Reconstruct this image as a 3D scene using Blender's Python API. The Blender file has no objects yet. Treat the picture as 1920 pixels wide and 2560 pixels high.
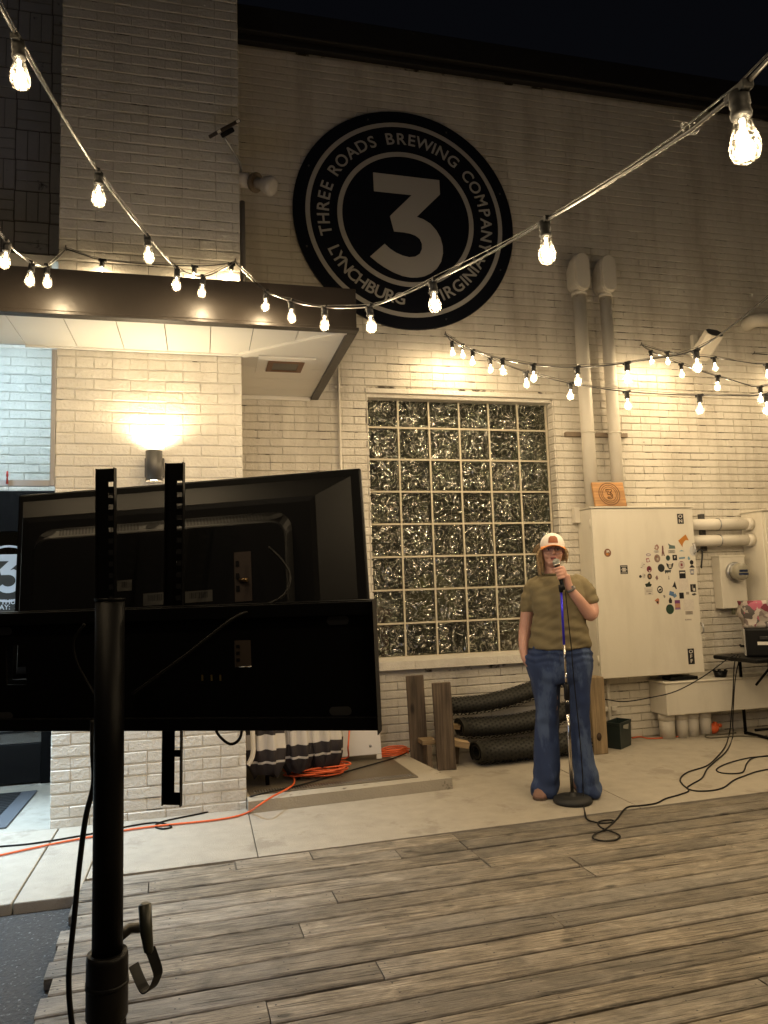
import bpy, bmesh, math, random
from mathutils import Vector, Matrix, noise as mn
from math import sin, cos, pi, radians, sqrt, atan2

# ------------------------------------------------------------------ camera, world, sun, exposure
sc = bpy.context.scene
col = sc.collection
random.seed(7)
FPX, YAW, PITCH, ROLL = 1850.0, radians(13.967), radians(6.140), radians(-1.8512)
CAM = Vector((-1.4095, -6.1874, 1.368))
FWD = Vector((sin(YAW)*cos(PITCH), cos(YAW)*cos(PITCH), sin(PITCH)))
_r = Vector((cos(YAW), -sin(YAW), 0)); _u = _r.cross(FWD)
RGT = _r*cos(ROLL) + _u*sin(ROLL)
UPV = -_r*sin(ROLL) + _u*cos(ROLL)
cd = bpy.data.cameras.new('camera'); cam = bpy.data.objects.new('camera', cd); col.objects.link(cam)
cd.sensor_fit = 'HORIZONTAL'; cd.sensor_width = 36; cd.lens = 36*FPX/1920
cd.clip_start = .05; cd.clip_end = 500
cam.matrix_world = Matrix.Translation(CAM) @ Matrix((RGT, UPV, -FWD)).transposed().to_4x4()
sc.camera = cam

w = bpy.data.worlds.new('World'); sc.world = w; w.use_nodes = True
nt = w.node_tree
sky = nt.nodes.new('ShaderNodeTexSky'); sky.sky_type = 'NISHITA'; sky.sun_disc = False
sky.sun_elevation = radians(-4.0); sky.sun_rotation = radians(200)
bg = nt.nodes['Background']; bg.inputs['Strength'].default_value = .035
nt.links.new(sky.outputs[0], bg.inputs['Color'])
sun = bpy.data.lights.new('moon', 'SUN'); sun.energy = .004; sun.angle = radians(.5); sun.color = (.8, .88, 1)
so = bpy.data.objects.new('moon', sun); col.objects.link(so); so.rotation_euler = (radians(50), 0, radians(-30))
sc.view_settings.view_transform = 'Standard'; sc.view_settings.look = 'None'
sc.view_settings.exposure = 2.15; sc.view_settings.gamma = 1
sc.render.engine = 'CYCLES'
sc.cycles.use_denoising = True
sc.cycles.max_bounces = 6; sc.cycles.diffuse_bounces = 3; sc.cycles.glossy_bounces = 3
sc.cycles.transparent_max_bounces = 12; sc.cycles.transmission_bounces = 4
sc.cycles.sample_clamp_indirect = 4
sc.cycles.caustics_reflective = False; sc.cycles.caustics_refractive = False

BULB_W = 1.9         # watts of light of one string bulb
BZ_LO, BZ_HI, BS_LO, BS_HI = -.30, .55, 1.28, .135
BULB_C = (1.0, .765, .47)

# ------------------------------------------------------------------ photo pixel -> place
def ray(x, y):
    return FWD + RGT*((x-960)/FPX) - UPV*((y-1280)/FPX)
def PY(x, y, Y): d = ray(x, y); return CAM + d*((Y-CAM.y)/d.y)
def PZ(x, y, Z=0.): d = ray(x, y); return CAM + d*((Z-CAM.z)/d.z)
def PD(x, y, D): return CAM + ray(x, y)*D
def PN(x, y, p0, n): d = ray(x, y); return CAM + d*((Vector(p0)-CAM).dot(n)/d.dot(n))
def UV(P):
    d = Vector(P)-CAM; z = d.dot(FWD)
    return 960+FPX*d.dot(RGT)/z, 1280-FPX*d.dot(UPV)/z, z

# ------------------------------------------------------------------ helpers
V = Vector
def tag(o, label=None, cat=None, group=None, kind=None):
    if label: o['label'] = label
    if cat: o['category'] = cat
    if group: o['group'] = group
    if kind: o['kind'] = kind
    return o
def empty(name, loc, label=None, cat=None, group=None):
    o = bpy.data.objects.new(name, None); o.empty_display_size = .1; col.objects.link(o); o.location = loc
    return tag(o, label, cat, group)
def root_loc(o):
    l = V(o.location)
    while o.parent: o = o.parent; l += V(o.location)
    return l
def link(name, me, parent=None, loc=None):
    o = bpy.data.objects.new(name, me); col.objects.link(o)
    if parent: o.parent = parent
    if loc is not None: o.location = V(loc) - (root_loc(parent) if parent else V((0,0,0)))
    return o
class MB:
    """collects faces given in world coordinates; build() links them as one mesh object"""
    def __init__(s): s.v = []; s.f = []; s.sm = []
    def add(s, vs, fs, smooth=False):
        n = len(s.v); s.v += [V(a) for a in vs]
        for f in fs: s.f.append([i+n for i in f]); s.sm.append(smooth)
        return s
    def box(s, a, b, M=None, bev=0):
        x0,y0,z0 = a; x1,y1,z1 = b
        if bev:
            return s.bevbox(a, b, bev, M)
        vs = [V(q) for q in ((x0,y0,z0),(x1,y0,z0),(x1,y1,z0),(x0,y1,z0),(x0,y0,z1),(x1,y0,z1),(x1,y1,z1),(x0,y1,z1))]
        if M: vs = [M @ q for q in vs]
        return s.add(vs, [(0,3,2,1),(4,5,6,7),(0,1,5,4),(1,2,6,5),(2,3,7,6),(3,0,4,7)])
    def bevbox(s, a, b, r, M=None):
        bm = bmesh.new(); bmesh.ops.create_cube(bm, size=1)
        a = V(a); b = V(b)
        for q in bm.verts: q.co = V([(a[i]+b[i])/2 + q.co[i]*(b[i]-a[i]) for i in range(3)])
        bmesh.ops.bevel(bm, geom=bm.edges[:], offset=r, segments=2, profile=.5, affect='EDGES')
        if M: bm.transform(M)
        return s.bm(bm)
    def bm(s, bm, smooth=False):
        bm.verts.index_update()
        s.add([q.co.copy() for q in bm.verts], [[q.index for q in f.verts] for f in bm.faces], smooth); bm.free(); return s
    def tube(s, pts, r, n=8, cap=True, smooth=True):
        pts = [V(q) for q in pts]; k = len(pts); rs = r if isinstance(r, (list, tuple)) else [r]*k
        t0 = (pts[1]-pts[0]).normalized(); u = t0.orthogonal().normalized(); vs = []
        for i, q in enumerate(pts):
            t = (pts[min(i+1,k-1)]-pts[max(i-1,0)])
            t = t.normalized() if t.length > 1e-9 else t0
            u = (u - t*u.dot(t)); u = u.normalized() if u.length > 1e-6 else t.orthogonal().normalized()
            b = t.cross(u)
            for j in range(n):
                a = 2*pi*j/n; vs.append(q + (u*cos(a)+b*sin(a))*rs[i])
        fs = [(i*n+j, i*n+(j+1)%n, (i+1)*n+(j+1)%n, (i+1)*n+j) for i in range(k-1) for j in range(n)]
        s.add(vs, fs, smooth)
        if cap:
            m = len(s.v)-k*n
            s.f.append([m+j for j in range(n)][::-1]); s.sm.append(False)
            s.f.append([m+(k-1)*n+j for j in range(n)]); s.sm.append(False)
        return s
    def lathe(s, prof, n=20, M=None, smooth=True):
        vs = []; k = len(prof)
        for r, z in prof:
            for j in range(n): vs.append(V((r*cos(2*pi*j/n), r*sin(2*pi*j/n), z)))
        if M: vs = [M @ q for q in vs]
        fs = [(i*n+j, i*n+(j+1)%n, (i+1)*n+(j+1)%n, (i+1)*n+j) for i in range(k-1) for j in range(n)]
        fs.append(tuple(range(n))[::-1]); fs.append(tuple((k-1)*n+j for j in range(n)))
        return s.add(vs, fs, smooth)
    def prism(s, poly, z0, z1, M=None):
        n = len(poly); vs = [V((x,y,z0)) for x,y in poly]+[V((x,y,z1)) for x,y in poly]
        if M: vs = [M @ q for q in vs]
        return s.add(vs, [tuple(range(n))[::-1], tuple(range(n,2*n))]+[(i,(i+1)%n,n+(i+1)%n,n+i) for i in range(n)])
    def rings(s, rs, cap=True, smooth=True):
        n = len(rs[0]); vs = [q for r_ in rs for q in r_]
        fs = [(i*n+j, i*n+(j+1)%n, (i+1)*n+(j+1)%n, (i+1)*n+j) for i in range(len(rs)-1) for j in range(n)]
        if cap: fs += [tuple(range(n))[::-1], tuple((len(rs)-1)*n+j for j in range(n))]
        return s.add(vs, fs, smooth)
    def ball(s, c, r, M=None, n=14, m=9):
        r = r if isinstance(r, (tuple, list)) else (r,r,r)
        vs = [V((0,0,-1))]; 
        for i in range(1, m):
            for j in range(n):
                t = -pi/2+pi*i/m; vs.append(V((cos(t)*cos(2*pi*j/n), cos(t)*sin(2*pi*j/n), sin(t))))
        vs.append(V((0,0,1)))
        vs = [V((q.x*r[0], q.y*r[1], q.z*r[2])) for q in vs]
        if M: vs = [M @ q for q in vs]
        vs = [q+V(c) for q in vs]
        fs = [(0, 1+(j+1)%n, 1+j) for j in range(n)]
        for i in range(m-2):
            for j in range(n): fs.append((1+i*n+j, 1+i*n+(j+1)%n, 1+(i+1)*n+(j+1)%n, 1+(i+1)*n+j))
        L = len(vs)-1
        fs += [(1+(m-2)*n+j, 1+(m-2)*n+(j+1)%n, L) for j in range(n)]
        return s.add(vs, fs, True)
    def mesh(s, name, mat, origin):
        me = bpy.data.meshes.new(name); me.from_pydata([q-V(origin) for q in s.v], [], s.f)
        me.polygons.foreach_set('use_smooth', s.sm)
        if mat: me.materials.append(mat)
        me.update(); return me
    def build(s, name, mat, parent=None, origin=None):
        if parent is not None: o = root_loc(parent)
        elif origin is not None: o = V(origin)
        else:
            o = V((sum(q.x for q in s.v)/len(s.v), sum(q.y for q in s.v)/len(s.v), min(q.z for q in s.v)))
        ob = bpy.data.objects.new(name, s.mesh(name, mat, o)); col.objects.link(ob)
        if parent is not None: ob.parent = parent
        else: ob.location = o
        return ob
def remesh(mb, voxel, smooth=3, fac=.5, disp=None):
    """union of overlapping closed shapes as one continuous surface; gives back an MB"""
    me = mb.mesh('tmp', None, (0,0,0)); o = bpy.data.objects.new('tmp', me); col.objects.link(o)
    m = o.modifiers.new('r', 'REMESH'); m.mode = 'VOXEL'; m.voxel_size = voxel
    if smooth:
        m2 = o.modifiers.new('s', 'SMOOTH'); m2.factor = fac; m2.iterations = smooth
    dg = bpy.context.evaluated_depsgraph_get(); e = o.evaluated_get(dg)
    nm = bpy.data.meshes.new_from_object(e)
    out = MB(); vs = [q.co.copy() for q in nm.vertices]
    if disp:
        ns = [q.normal.copy() for q in nm.vertices]
        vs = [a + n*disp(a) for a, n in zip(vs, ns)]
    out.add(vs, [list(f.vertices) for f in nm.polygons], True)
    bpy.data.objects.remove(o); bpy.data.meshes.remove(nm); bpy.data.meshes.remove(me)
    return out
def smooth_path(pts, n=6):
    pts = [V(q) for q in pts]; out = []
    for i in range(len(pts)-1):
        p0 = pts[max(i-1,0)]; p1 = pts[i]; p2 = pts[i+1]; p3 = pts[min(i+2,len(pts)-1)]
        for k in range(n):
            t = k/n; out.append(.5*((2*p1)+(p2-p0)*t+(2*p0-5*p1+4*p2-p3)*t*t+(3*p1-p0-3*p2+p3)*t**3))
    return out+[pts[-1]]
def text_mesh(txt, size, depth, M, offset=0., align='CENTER'):
    c = bpy.data.curves.new('t', 'FONT'); c.body = txt; c.size = size; c.extrude = depth; c.offset = offset
    c.align_x = align; c.align_y = 'CENTER'; c.resolution_u = 4
    o = bpy.data.objects.new('t', c); col.objects.link(o)
    dg = bpy.context.evaluated_depsgraph_get(); me = bpy.data.meshes.new_from_object(o.evaluated_get(dg))
    mb = MB(); mb.add([M @ q.co for q in me.vertices], [list(f.vertices) for f in me.polygons])
    bpy.data.objects.remove(o); bpy.data.curves.remove(c); bpy.data.meshes.remove(me)
    return mb
FACE = Matrix(((1,0,0,0),(0,0,-1,0),(0,1,0,0),(0,0,0,1)))      # drawing plane xy -> wall plane xz, +z out towards -y
def onwall(x, y, z): return Matrix.Translation((x,y,z)) @ FACE

# ------------------------------------------------------------------ materials
def mat(name, c, rough=.6, metal=0., bump=0., bscale=40., var=0., vscale=4., dark=None, dthr=.6, dscale=3., spec=.5, coat=0., detail=6, stretch=None, world=False, streak=0.):
    """principled surface; var = colour variation, bump = fine relief, dark = colour of worn or dirty patches"""
    m = bpy.data.materials.new(name); m.use_nodes = True; t = m.node_tree; N = t.nodes; b = N['Principled BSDF']
    b.inputs['Base Color'].default_value = (*c, 1); b.inputs['Roughness'].default_value = rough
    b.inputs['Metallic'].default_value = metal; b.inputs['Specular IOR Level'].default_value = spec
    b.inputs['Coat Weight'].default_value = coat
    tc = N.new('ShaderNodeTexCoord'); src = tc.outputs['Object']
    if world: src = N.new('ShaderNodeNewGeometry').outputs['Position']
    if stretch:
        mp = N.new('ShaderNodeMapping'); mp.inputs['Scale'].default_value = stretch; t.links.new(src, mp.inputs[0]); src = mp.outputs[0]
    def nz(scale, d=detail, r_=.6):
        n = N.new('ShaderNodeTexNoise'); n.inputs['Scale'].default_value = scale; n.inputs['Detail'].default_value = d
        n.inputs['Roughness'].default_value = r_; t.links.new(src, n.inputs['Vector']); return n.outputs['Fac']
    colr = None
    if var:
        mx = N.new('ShaderNodeMix'); mx.data_type = 'RGBA'
        mx.inputs[6].default_value = (*[q*(1-var) for q in c], 1); mx.inputs[7].default_value = (*[min(1,q*(1+var)) for q in c], 1)
        t.links.new(nz(vscale), mx.inputs[0]); colr = mx.outputs[2]
    if dark:
        rp = N.new('ShaderNodeMapRange'); rp.inputs[1].default_value = dthr; rp.inputs[2].default_value = dthr+.07
        t.links.new(nz(dscale, 8, .65), rp.inputs[0])
        mx = N.new('ShaderNodeMix'); mx.data_type = 'RGBA'; mx.inputs[6].default_value = (*c,1); mx.inputs[7].default_value = (*dark,1)
        if colr: t.links.new(colr, mx.inputs[6])
        t.links.new(rp.outputs[0], mx.inputs[0]); colr = mx.outputs[2]
    if streak:                       # old dirt: runs down the surface and cloudy patches
        mp = N.new('ShaderNodeMapping'); mp.inputs['Scale'].default_value = (2.6,2.6,.55); t.links.new(src, mp.inputs[0])
        n = N.new('ShaderNodeTexNoise'); n.inputs['Scale'].default_value = 1.6; n.inputs['Detail'].default_value = 7; n.inputs['Roughness'].default_value = .62; t.links.new(mp.outputs[0], n.inputs['Vector'])
        rp = N.new('ShaderNodeMapRange'); rp.inputs[1].default_value = .46; rp.inputs[2].default_value = .78; rp.inputs[3].default_value = 0; rp.inputs[4].default_value = streak; t.links.new(n.outputs['Fac'], rp.inputs[0])
        mx = N.new('ShaderNodeMix'); mx.data_type = 'RGBA'; mx.inputs[6].default_value = (*c,1); mx.inputs[7].default_value = (.24,.195,.14,1)
        if colr: t.links.new(colr, mx.inputs[6])
        t.links.new(rp.outputs[0], mx.inputs[0]); colr = mx.outputs[2]
    if colr: t.links.new(colr, b.inputs['Base Color'])
    if bump:
        bp = N.new('ShaderNodeBump'); bp.inputs['Strength'].default_value = bump; bp.inputs['Distance'].default_value = .01
        t.links.new(nz(bscale, 5), bp.inputs['Height']); t.links.new(bp.outputs[0], b.inputs['Normal'])
    return m
def emis(name, c, s, sample=False):
    m = bpy.data.materials.new(name); m.use_nodes = True; t = m.node_tree
    t.nodes.remove(t.nodes['Principled BSDF']); e = t.nodes.new('ShaderNodeEmission')
    e.inputs[0].default_value = (*c,1); e.inputs[1].default_value = s
    t.links.new(e.outputs[0], t.nodes['Material Output'].inputs[0])
    if not sample: m.cycles.emission_sampling = 'NONE'
    return m
def thin_glass(name, tint, gloss_rough=.03, gloss=.12, bump=0., bscale=20., ior_fac=True):
    m = bpy.data.materials.new(name); m.use_nodes = True; t = m.node_tree; N = t.nodes; N.remove(N['Principled BSDF'])
    a = N.new('ShaderNodeBsdfTransparent'); a.inputs[0].default_value = (*tint,1)
    g = N.new('ShaderNodeBsdfGlossy'); g.inputs[1].default_value = gloss_rough
    mx = N.new('ShaderNodeMixShader'); mx.inputs[0].default_value = gloss
    t.links.new(a.outputs[0], mx.inputs[1]); t.links.new(g.outputs[0], mx.inputs[2]); t.links.new(mx.outputs[0], N['Material Output'].inputs[0])
    if ior_fac:
        lw = N.new('ShaderNodeLayerWeight'); lw.inputs[0].default_value = .35
        mr = N.new('ShaderNodeMapRange'); mr.inputs[3].default_value = gloss; mr.inputs[4].default_value = .9
        t.links.new(lw.outputs['Facing'], mr.inputs[0]); t.links.new(mr.outputs[0], mx.inputs[0])
    return m
M = {}
M['paint'] = mat('paint_brick', (.66,.62,.54), .62, bump=.75, bscale=45, var=.07, vscale=2, dark=(.20,.17,.13), dthr=.685, dscale=7, world=True, streak=.55)
M['paint2'] = mat('paint_pier', (.68,.645,.57), .58, bump=.75, bscale=48, var=.05, vscale=3, dark=(.25,.22,.17), dthr=.72, dscale=6, world=True, streak=.30)
M['mortar'] = mat('mortar', (.53,.49,.41), .85, bump=.5, bscale=90, dark=(.06,.05,.035), dthr=.55, dscale=5.5, world=True)
M['mortar2'] = mat('mortar_pier', (.62,.585,.51), .8, bump=.6, bscale=80, dark=(.09,.075,.055), dthr=.60, dscale=5, world=True)
M['oldbrick'] = mat('old_brick', (.68,.63,.56), .8, bump=.6, bscale=50, var=.15, vscale=4, dark=(.10,.085,.07), dthr=.62, dscale=6)
M['cream'] = mat('cream_metal', (.68,.64,.55), .42, bump=.08, bscale=30, var=.04, vscale=2, dark=(.34,.27,.19), dthr=.70, dscale=7, streak=.22)
M['cream_pipe'] = mat('cream_pipe', (.66,.62,.54), .45, bump=.1, bscale=30, var=.05, vscale=3, dark=(.30,.235,.15), dthr=.68, dscale=8, streak=.14)
M['soffit'] = mat('soffit', (.80,.77,.70), .55, bump=.05, bscale=60, var=.02, dark=(.45,.38,.28), dthr=.76, dscale=14)
M['fascia'] = mat('fascia', (.030,.024,.019), .40, bump=.12, bscale=30, var=.25, vscale=3, dark=(.11,.09,.07), dthr=.72, dscale=9)
M['concrete'] = mat('concrete', (.40,.36,.295), .85, bump=.6, bscale=150, var=.22, vscale=9, dark=(.315,.28,.225), dthr=.56, dscale=3.0)
M['stepc'] = mat('step_concrete', (.40,.36,.29), .88, bump=.5, bscale=80, var=.2, vscale=5, dark=(.10,.085,.06), dthr=.60, dscale=9)
M['black'] = mat('black_plastic', (.006,.006,.0065), .42, bump=.03, bscale=300, spec=.22)
M['tvback'] = mat('tv_back', (.0055,.0055,.006), .40, bump=.02, bscale=400, spec=.22)
M['blackmetal'] = mat('black_metal', (.0035,.0035,.004), .45, bump=.02, bscale=120, spec=.12)
M['rubber'] = mat('black_rubber', (.012,.012,.012), .6)
M['chrome'] = mat('chrome', (.62,.58,.52), .22, metal=1.)
M['bluereflect'] = mat('painted_blue_reflection', (.05,.04,.75), .28, metal=.6)  # blue light reflected on the metal tube is put into its colour
M['orange'] = mat('orange_cord', (.75,.13,.035), .45)
M['wire'] = mat('cable_black', (.008,.0075,.007), .55, spec=.2)
M['greywire'] = mat('string_cable', (.035,.033,.030), .32, spec=.6)
M['signblack'] = mat('sign_black', (.006,.007,.011), .33, bump=.02, bscale=50, spec=.35)
M['signwhite'] = mat('sign_white', (.40,.385,.36), .5)
M['white'] = mat('white_paint', (.72,.69,.63), .5, bump=.05, bscale=40)
M['grey'] = mat('grey_metal', (.10,.095,.09), .4, metal=.5)
M['alu'] = mat('aluminium', (.42,.42,.43), .35, metal=.9, bump=.03, bscale=60)
M['glassclear'] = thin_glass('bulb_glass', (.96,.93,.86), .05, .10)
M['pane'] = thin_glass('pane', (.93,.96,.97), .02, .05)
M['filament'] = emis('filament', (1., .86, .62), 14.)
M['bulbcore'] = emis('bulb_core', (1., .88, .66), 3.2)
def bulb_shell(name):
    m = bpy.data.materials.new(name); m.use_nodes = True; t = m.node_tree; N = t.nodes; N.remove(N['Principled BSDF'])
    a = N.new('ShaderNodeBsdfTransparent'); a.inputs[0].default_value = (.97,.95,.90,1)
    tr = N.new('ShaderNodeBsdfTranslucent'); tr.inputs[0].default_value = (.95,.9,.8,1)
    g = N.new('ShaderNodeBsdfGlossy'); g.inputs[1].default_value = .06
    tc = N.new('ShaderNodeTexCoord'); wv = N.new('ShaderNodeTexNoise'); wv.inputs['Scale'].default_value = 130
    t.links.new(tc.outputs['Object'], wv.inputs['Vector'])
    mr = N.new('ShaderNodeMapRange'); mr.inputs[1].default_value = .42; mr.inputs[2].default_value = .62
    mr.inputs[3].default_value = .0015; mr.inputs[4].default_value = .05
    t.links.new(wv.outputs['Fac'], mr.inputs[0])
    m1 = N.new('ShaderNodeMixShader'); t.links.new(mr.outputs[0], m1.inputs[0])
    t.links.new(a.outputs[0], m1.inputs[1]); t.links.new(tr.outputs[0], m1.inputs[2])
    m2 = N.new('ShaderNodeMixShader'); m2.inputs[0].default_value = .06
    t.links.new(m1.outputs[0], m2.inputs[1]); t.links.new(g.outputs[0], m2.inputs[2]); t.links.new(m2.outputs[0], N['Material Output'].inputs[0])
    return m
M['shell'] = bulb_shell('bulb_shell')
def wood(name, c1, c2, rough=.75, g=1., axis=0):
    m = bpy.data.materials.new(name); m.use_nodes = True; t = m.node_tree; N = t.nodes; b = N['Principled BSDF']
    b.inputs['Roughness'].default_value = rough; b.inputs['Specular IOR Level'].default_value = .35
    tc = N.new('ShaderNodeTexCoord'); oi = N.new('ShaderNodeObjectInfo')
    sh = N.new('ShaderNodeVectorMath'); sh.operation = 'SCALE'; sh.inputs[0].default_value = (37,11,5); t.links.new(oi.outputs['Random'], sh.inputs['Scale'])
    ad = N.new('ShaderNodeVectorMath'); t.links.new(tc.outputs['Object'], ad.inputs[0]); t.links.new(sh.outputs[0], ad.inputs[1])
    mp = N.new('ShaderNodeMapping'); s = [60*g,60*g,60*g]; s[axis] = 2.2*g; mp.inputs['Scale'].default_value = s; t.links.new(ad.outputs[0], mp.inputs[0])
    n1 = N.new('ShaderNodeTexNoise'); n1.inputs['Scale'].default_value = 1; n1.inputs['Detail'].default_value = 7; n1.inputs['Roughness'].default_value = .65
    n1.inputs['Distortion'].default_value = .4; t.links.new(mp.outputs[0], n1.inputs['Vector'])
    mp2 = N.new('ShaderNodeMapping'); s2 = [9.,9.,9.]; s2[axis] = 2.4; mp2.inputs['Scale'].default_value = s2; t.links.new(ad.outputs[0], mp2.inputs[0])
    n2 = N.new('ShaderNodeTexNoise'); n2.inputs['Scale'].default_value = 1; n2.inputs['Detail'].default_value = 5; t.links.new(mp2.outputs[0], n2.inputs['Vector'])
    r1 = N.new('ShaderNodeValToRGB'); e = r1.color_ramp.elements
    e[0].position = .30; e[0].color = (*c1,1); e[1].position = .72; e[1].color = (*c2,1); t.links.new(n1.outputs['Fac'], r1.inputs[0])
    r2 = N.new('ShaderNodeMapRange'); r2.inputs[1].default_value = .28; r2.inputs[2].default_value = .72; r2.inputs[3].default_value = .52; r2.inputs[4].default_value = 1.30; t.links.new(n2.outputs['Fac'], r2.inputs[0])
    r3 = N.new('ShaderNodeMapRange'); r3.inputs[3].default_value = .74; r3.inputs[4].default_value = 1.22; t.links.new(oi.outputs['Random'], r3.inputs[0])
    mu = N.new('ShaderNodeMath'); mu.operation = 'MULTIPLY'; t.links.new(r2.outputs[0], mu.inputs[0]); t.links.new(r3.outputs[0], mu.inputs[1])
    # knots: sparse dark spots, drawn out along the grain
    mp3 = N.new('ShaderNodeMapping'); s3 = [9.,9.,9.]; s3[axis] = 4.; mp3.inputs['Scale'].default_value = s3; t.links.new(ad.outputs[0], mp3.inputs[0])
    vo = N.new('ShaderNodeTexVoronoi'); vo.inputs['Scale'].default_value = .62; t.links.new(mp3.outputs[0], vo.inputs['Vector'])
    kr = N.new('ShaderNodeMapRange'); kr.inputs[1].default_value = .05; kr.inputs[2].default_value = .13; kr.inputs[3].default_value = .35; kr.inputs[4].default_value = 1.; t.links.new(vo.outputs['Distance'], kr.inputs[0])
    mu2 = N.new('ShaderNodeMath'); mu2.operation = 'MULTIPLY'; t.links.new(mu.outputs[0], mu2.inputs[0]); t.links.new(kr.outputs[0], mu2.inputs[1])
    vm = N.new('ShaderNodeVectorMath'); vm.operation = 'SCALE'; t.links.new(r1.outputs[0], vm.inputs[0]); t.links.new(mu2.outputs[0], vm.inputs['Scale'])
    t.links.new(vm.outputs[0], b.inputs['Base Color'])
    bp = N.new('ShaderNodeBump'); bp.inputs['Strength'].default_value = .45; bp.inputs['Distance'].default_value = .006
    t.links.new(n1.outputs['Fac'], bp.inputs['Height']); t.links.new(bp.outputs[0], b.inputs['Normal'])
    return m
def deck_wood():
    m = bpy.data.materials.new('deck_wood'); m.use_nodes = True; t = m.node_tree; N = t.nodes; L = t.links.new; b = N['Principled BSDF']
    b.inputs['Roughness'].default_value = .56; b.inputs['Specular IOR Level'].default_value = .5
    tc = N.new('ShaderNodeTexCoord'); oi = N.new('ShaderNodeObjectInfo')
    sh = N.new('ShaderNodeVectorMath'); sh.operation = 'SCALE'; sh.inputs[0].default_value = (37,11,5); L(oi.outputs['Random'], sh.inputs['Scale'])
    ad = N.new('ShaderNodeVectorMath'); L(tc.outputs['Object'], ad.inputs[0]); L(sh.outputs[0], ad.inputs[1])
    def nz(scale, det, rough, dist=0.):
        mp = N.new('ShaderNodeMapping'); mp.inputs['Scale'].default_value = scale; L(ad.outputs[0], mp.inputs[0])
        n = N.new('ShaderNodeTexNoise'); n.inputs['Scale'].default_value = 1; n.inputs['Detail'].default_value = det; n.inputs['Roughness'].default_value = rough; n.inputs['Distortion'].default_value = dist
        L(mp.outputs[0], n.inputs['Vector']); return n.outputs['Fac']
    def mr(src, a0, a1, b0, b1):
        r = N.new('ShaderNodeMapRange'); r.inputs[1].default_value = a0; r.inputs[2].default_value = a1; r.inputs[3].default_value = b0; r.inputs[4].default_value = b1; L(src, r.inputs[0]); return r.outputs[0]
    def mul(a0, b0):
        q = N.new('ShaderNodeMath'); q.operation = 'MULTIPLY'; L(a0, q.inputs[0]); L(b0, q.inputs[1]); return q.outputs[0]
    grain = nz((7,95,95), 8, .72, .5); fine = nz((26,260,260), 5, .7); mott = nz((5,9,9), 6, .62, .8); big = nz((1.3,2.2,2.2), 4, .55); crack = nz((3.2,150,150), 3, .6, .3)
    rp = N.new('ShaderNodeValToRGB'); e = rp.color_ramp.elements; e[0].position = .30; e[0].color = (.075,.062,.048,1); e[1].position = .74; e[1].color = (.45,.39,.30,1)
    x = e.new(.50); x.color = (.24,.203,.153,1); L(grain, rp.inputs[0])
    gy = N.new('ShaderNodeMix'); gy.data_type = 'RGBA'; gy.inputs[7].default_value = (.27,.25,.22,1); L(rp.outputs[0], gy.inputs[6]); L(mr(big,.42,.66,0,.62), gy.inputs[0])
    k = mul(mr(mott,.28,.72,.50,1.40), mr(oi.outputs['Random'],0,1,.72,1.22)); k = mul(k, mr(fine,.25,.75,.72,1.25)); k = mul(k, mr(crack,.60,.68,1.,.22))
    mp3 = N.new('ShaderNodeMapping'); mp3.inputs['Scale'].default_value = (4,9,9); L(ad.outputs[0], mp3.inputs[0])
    vo = N.new('ShaderNodeTexVoronoi'); vo.inputs['Scale'].default_value = .75; L(mp3.outputs[0], vo.inputs['Vector']); k = mul(k, mr(vo.outputs['Distance'],.05,.12,.28,1.))
    vm = N.new('ShaderNodeVectorMath'); vm.operation = 'SCALE'; L(gy.outputs[2], vm.inputs[0]); L(k, vm.inputs['Scale']); L(vm.outputs[0], b.inputs['Base Color'])
    bp = N.new('ShaderNodeBump'); bp.inputs['Strength'].default_value = .9; bp.inputs['Distance'].default_value = .006; L(grain, bp.inputs['Height'])
    bp2 = N.new('ShaderNodeBump'); bp2.inputs['Strength'].default_value = .8; bp2.inputs['Distance'].default_value = .004; bp2.invert = True; L(mr(crack,.58,.70,0,1), bp2.inputs['Height']); L(bp.outputs[0], bp2.inputs['Normal']); L(bp2.outputs[0], b.inputs['Normal'])
    return m
M['deck'] = deck_wood()
M['oldwood'] = wood('old_wood', (.07,.05,.035), (.22,.165,.115), axis=2)
M['postwood'] = wood('post_wood', (.16,.115,.065), (.36,.27,.165), axis=2)
M['plaquewood'] = wood('plaque_wood', (.30,.14,.05), (.62,.34,.13), rough=.5, axis=0)
M['palewood'] = wood('pale_wood', (.25,.17,.09), (.50,.37,.22), axis=0)

def asphalt():
    m = mat('asphalt', (.062,.060,.058), .75, bump=2.5, bscale=60, var=.5, vscale=45, dark=(.24,.24,.25), dthr=.585, dscale=48)
    return m
M['asphalt'] = asphalt()
# ------------------------------------------------------------------ ground, pavement, deck
g = MB(); g.add([(-60,-60,-.05),(60,-60,-.05),(60,60,-.05),(-60,60,-.05)], [(0,1,2,3)])
tag(g.build('ground', M['asphalt'], origin=(0,0,-.05)), kind='structure')
WY = -.12                     # face of the long brick wall
pav = empty('pavement', (0,0,0)); pav['kind'] = 'structure'
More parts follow.
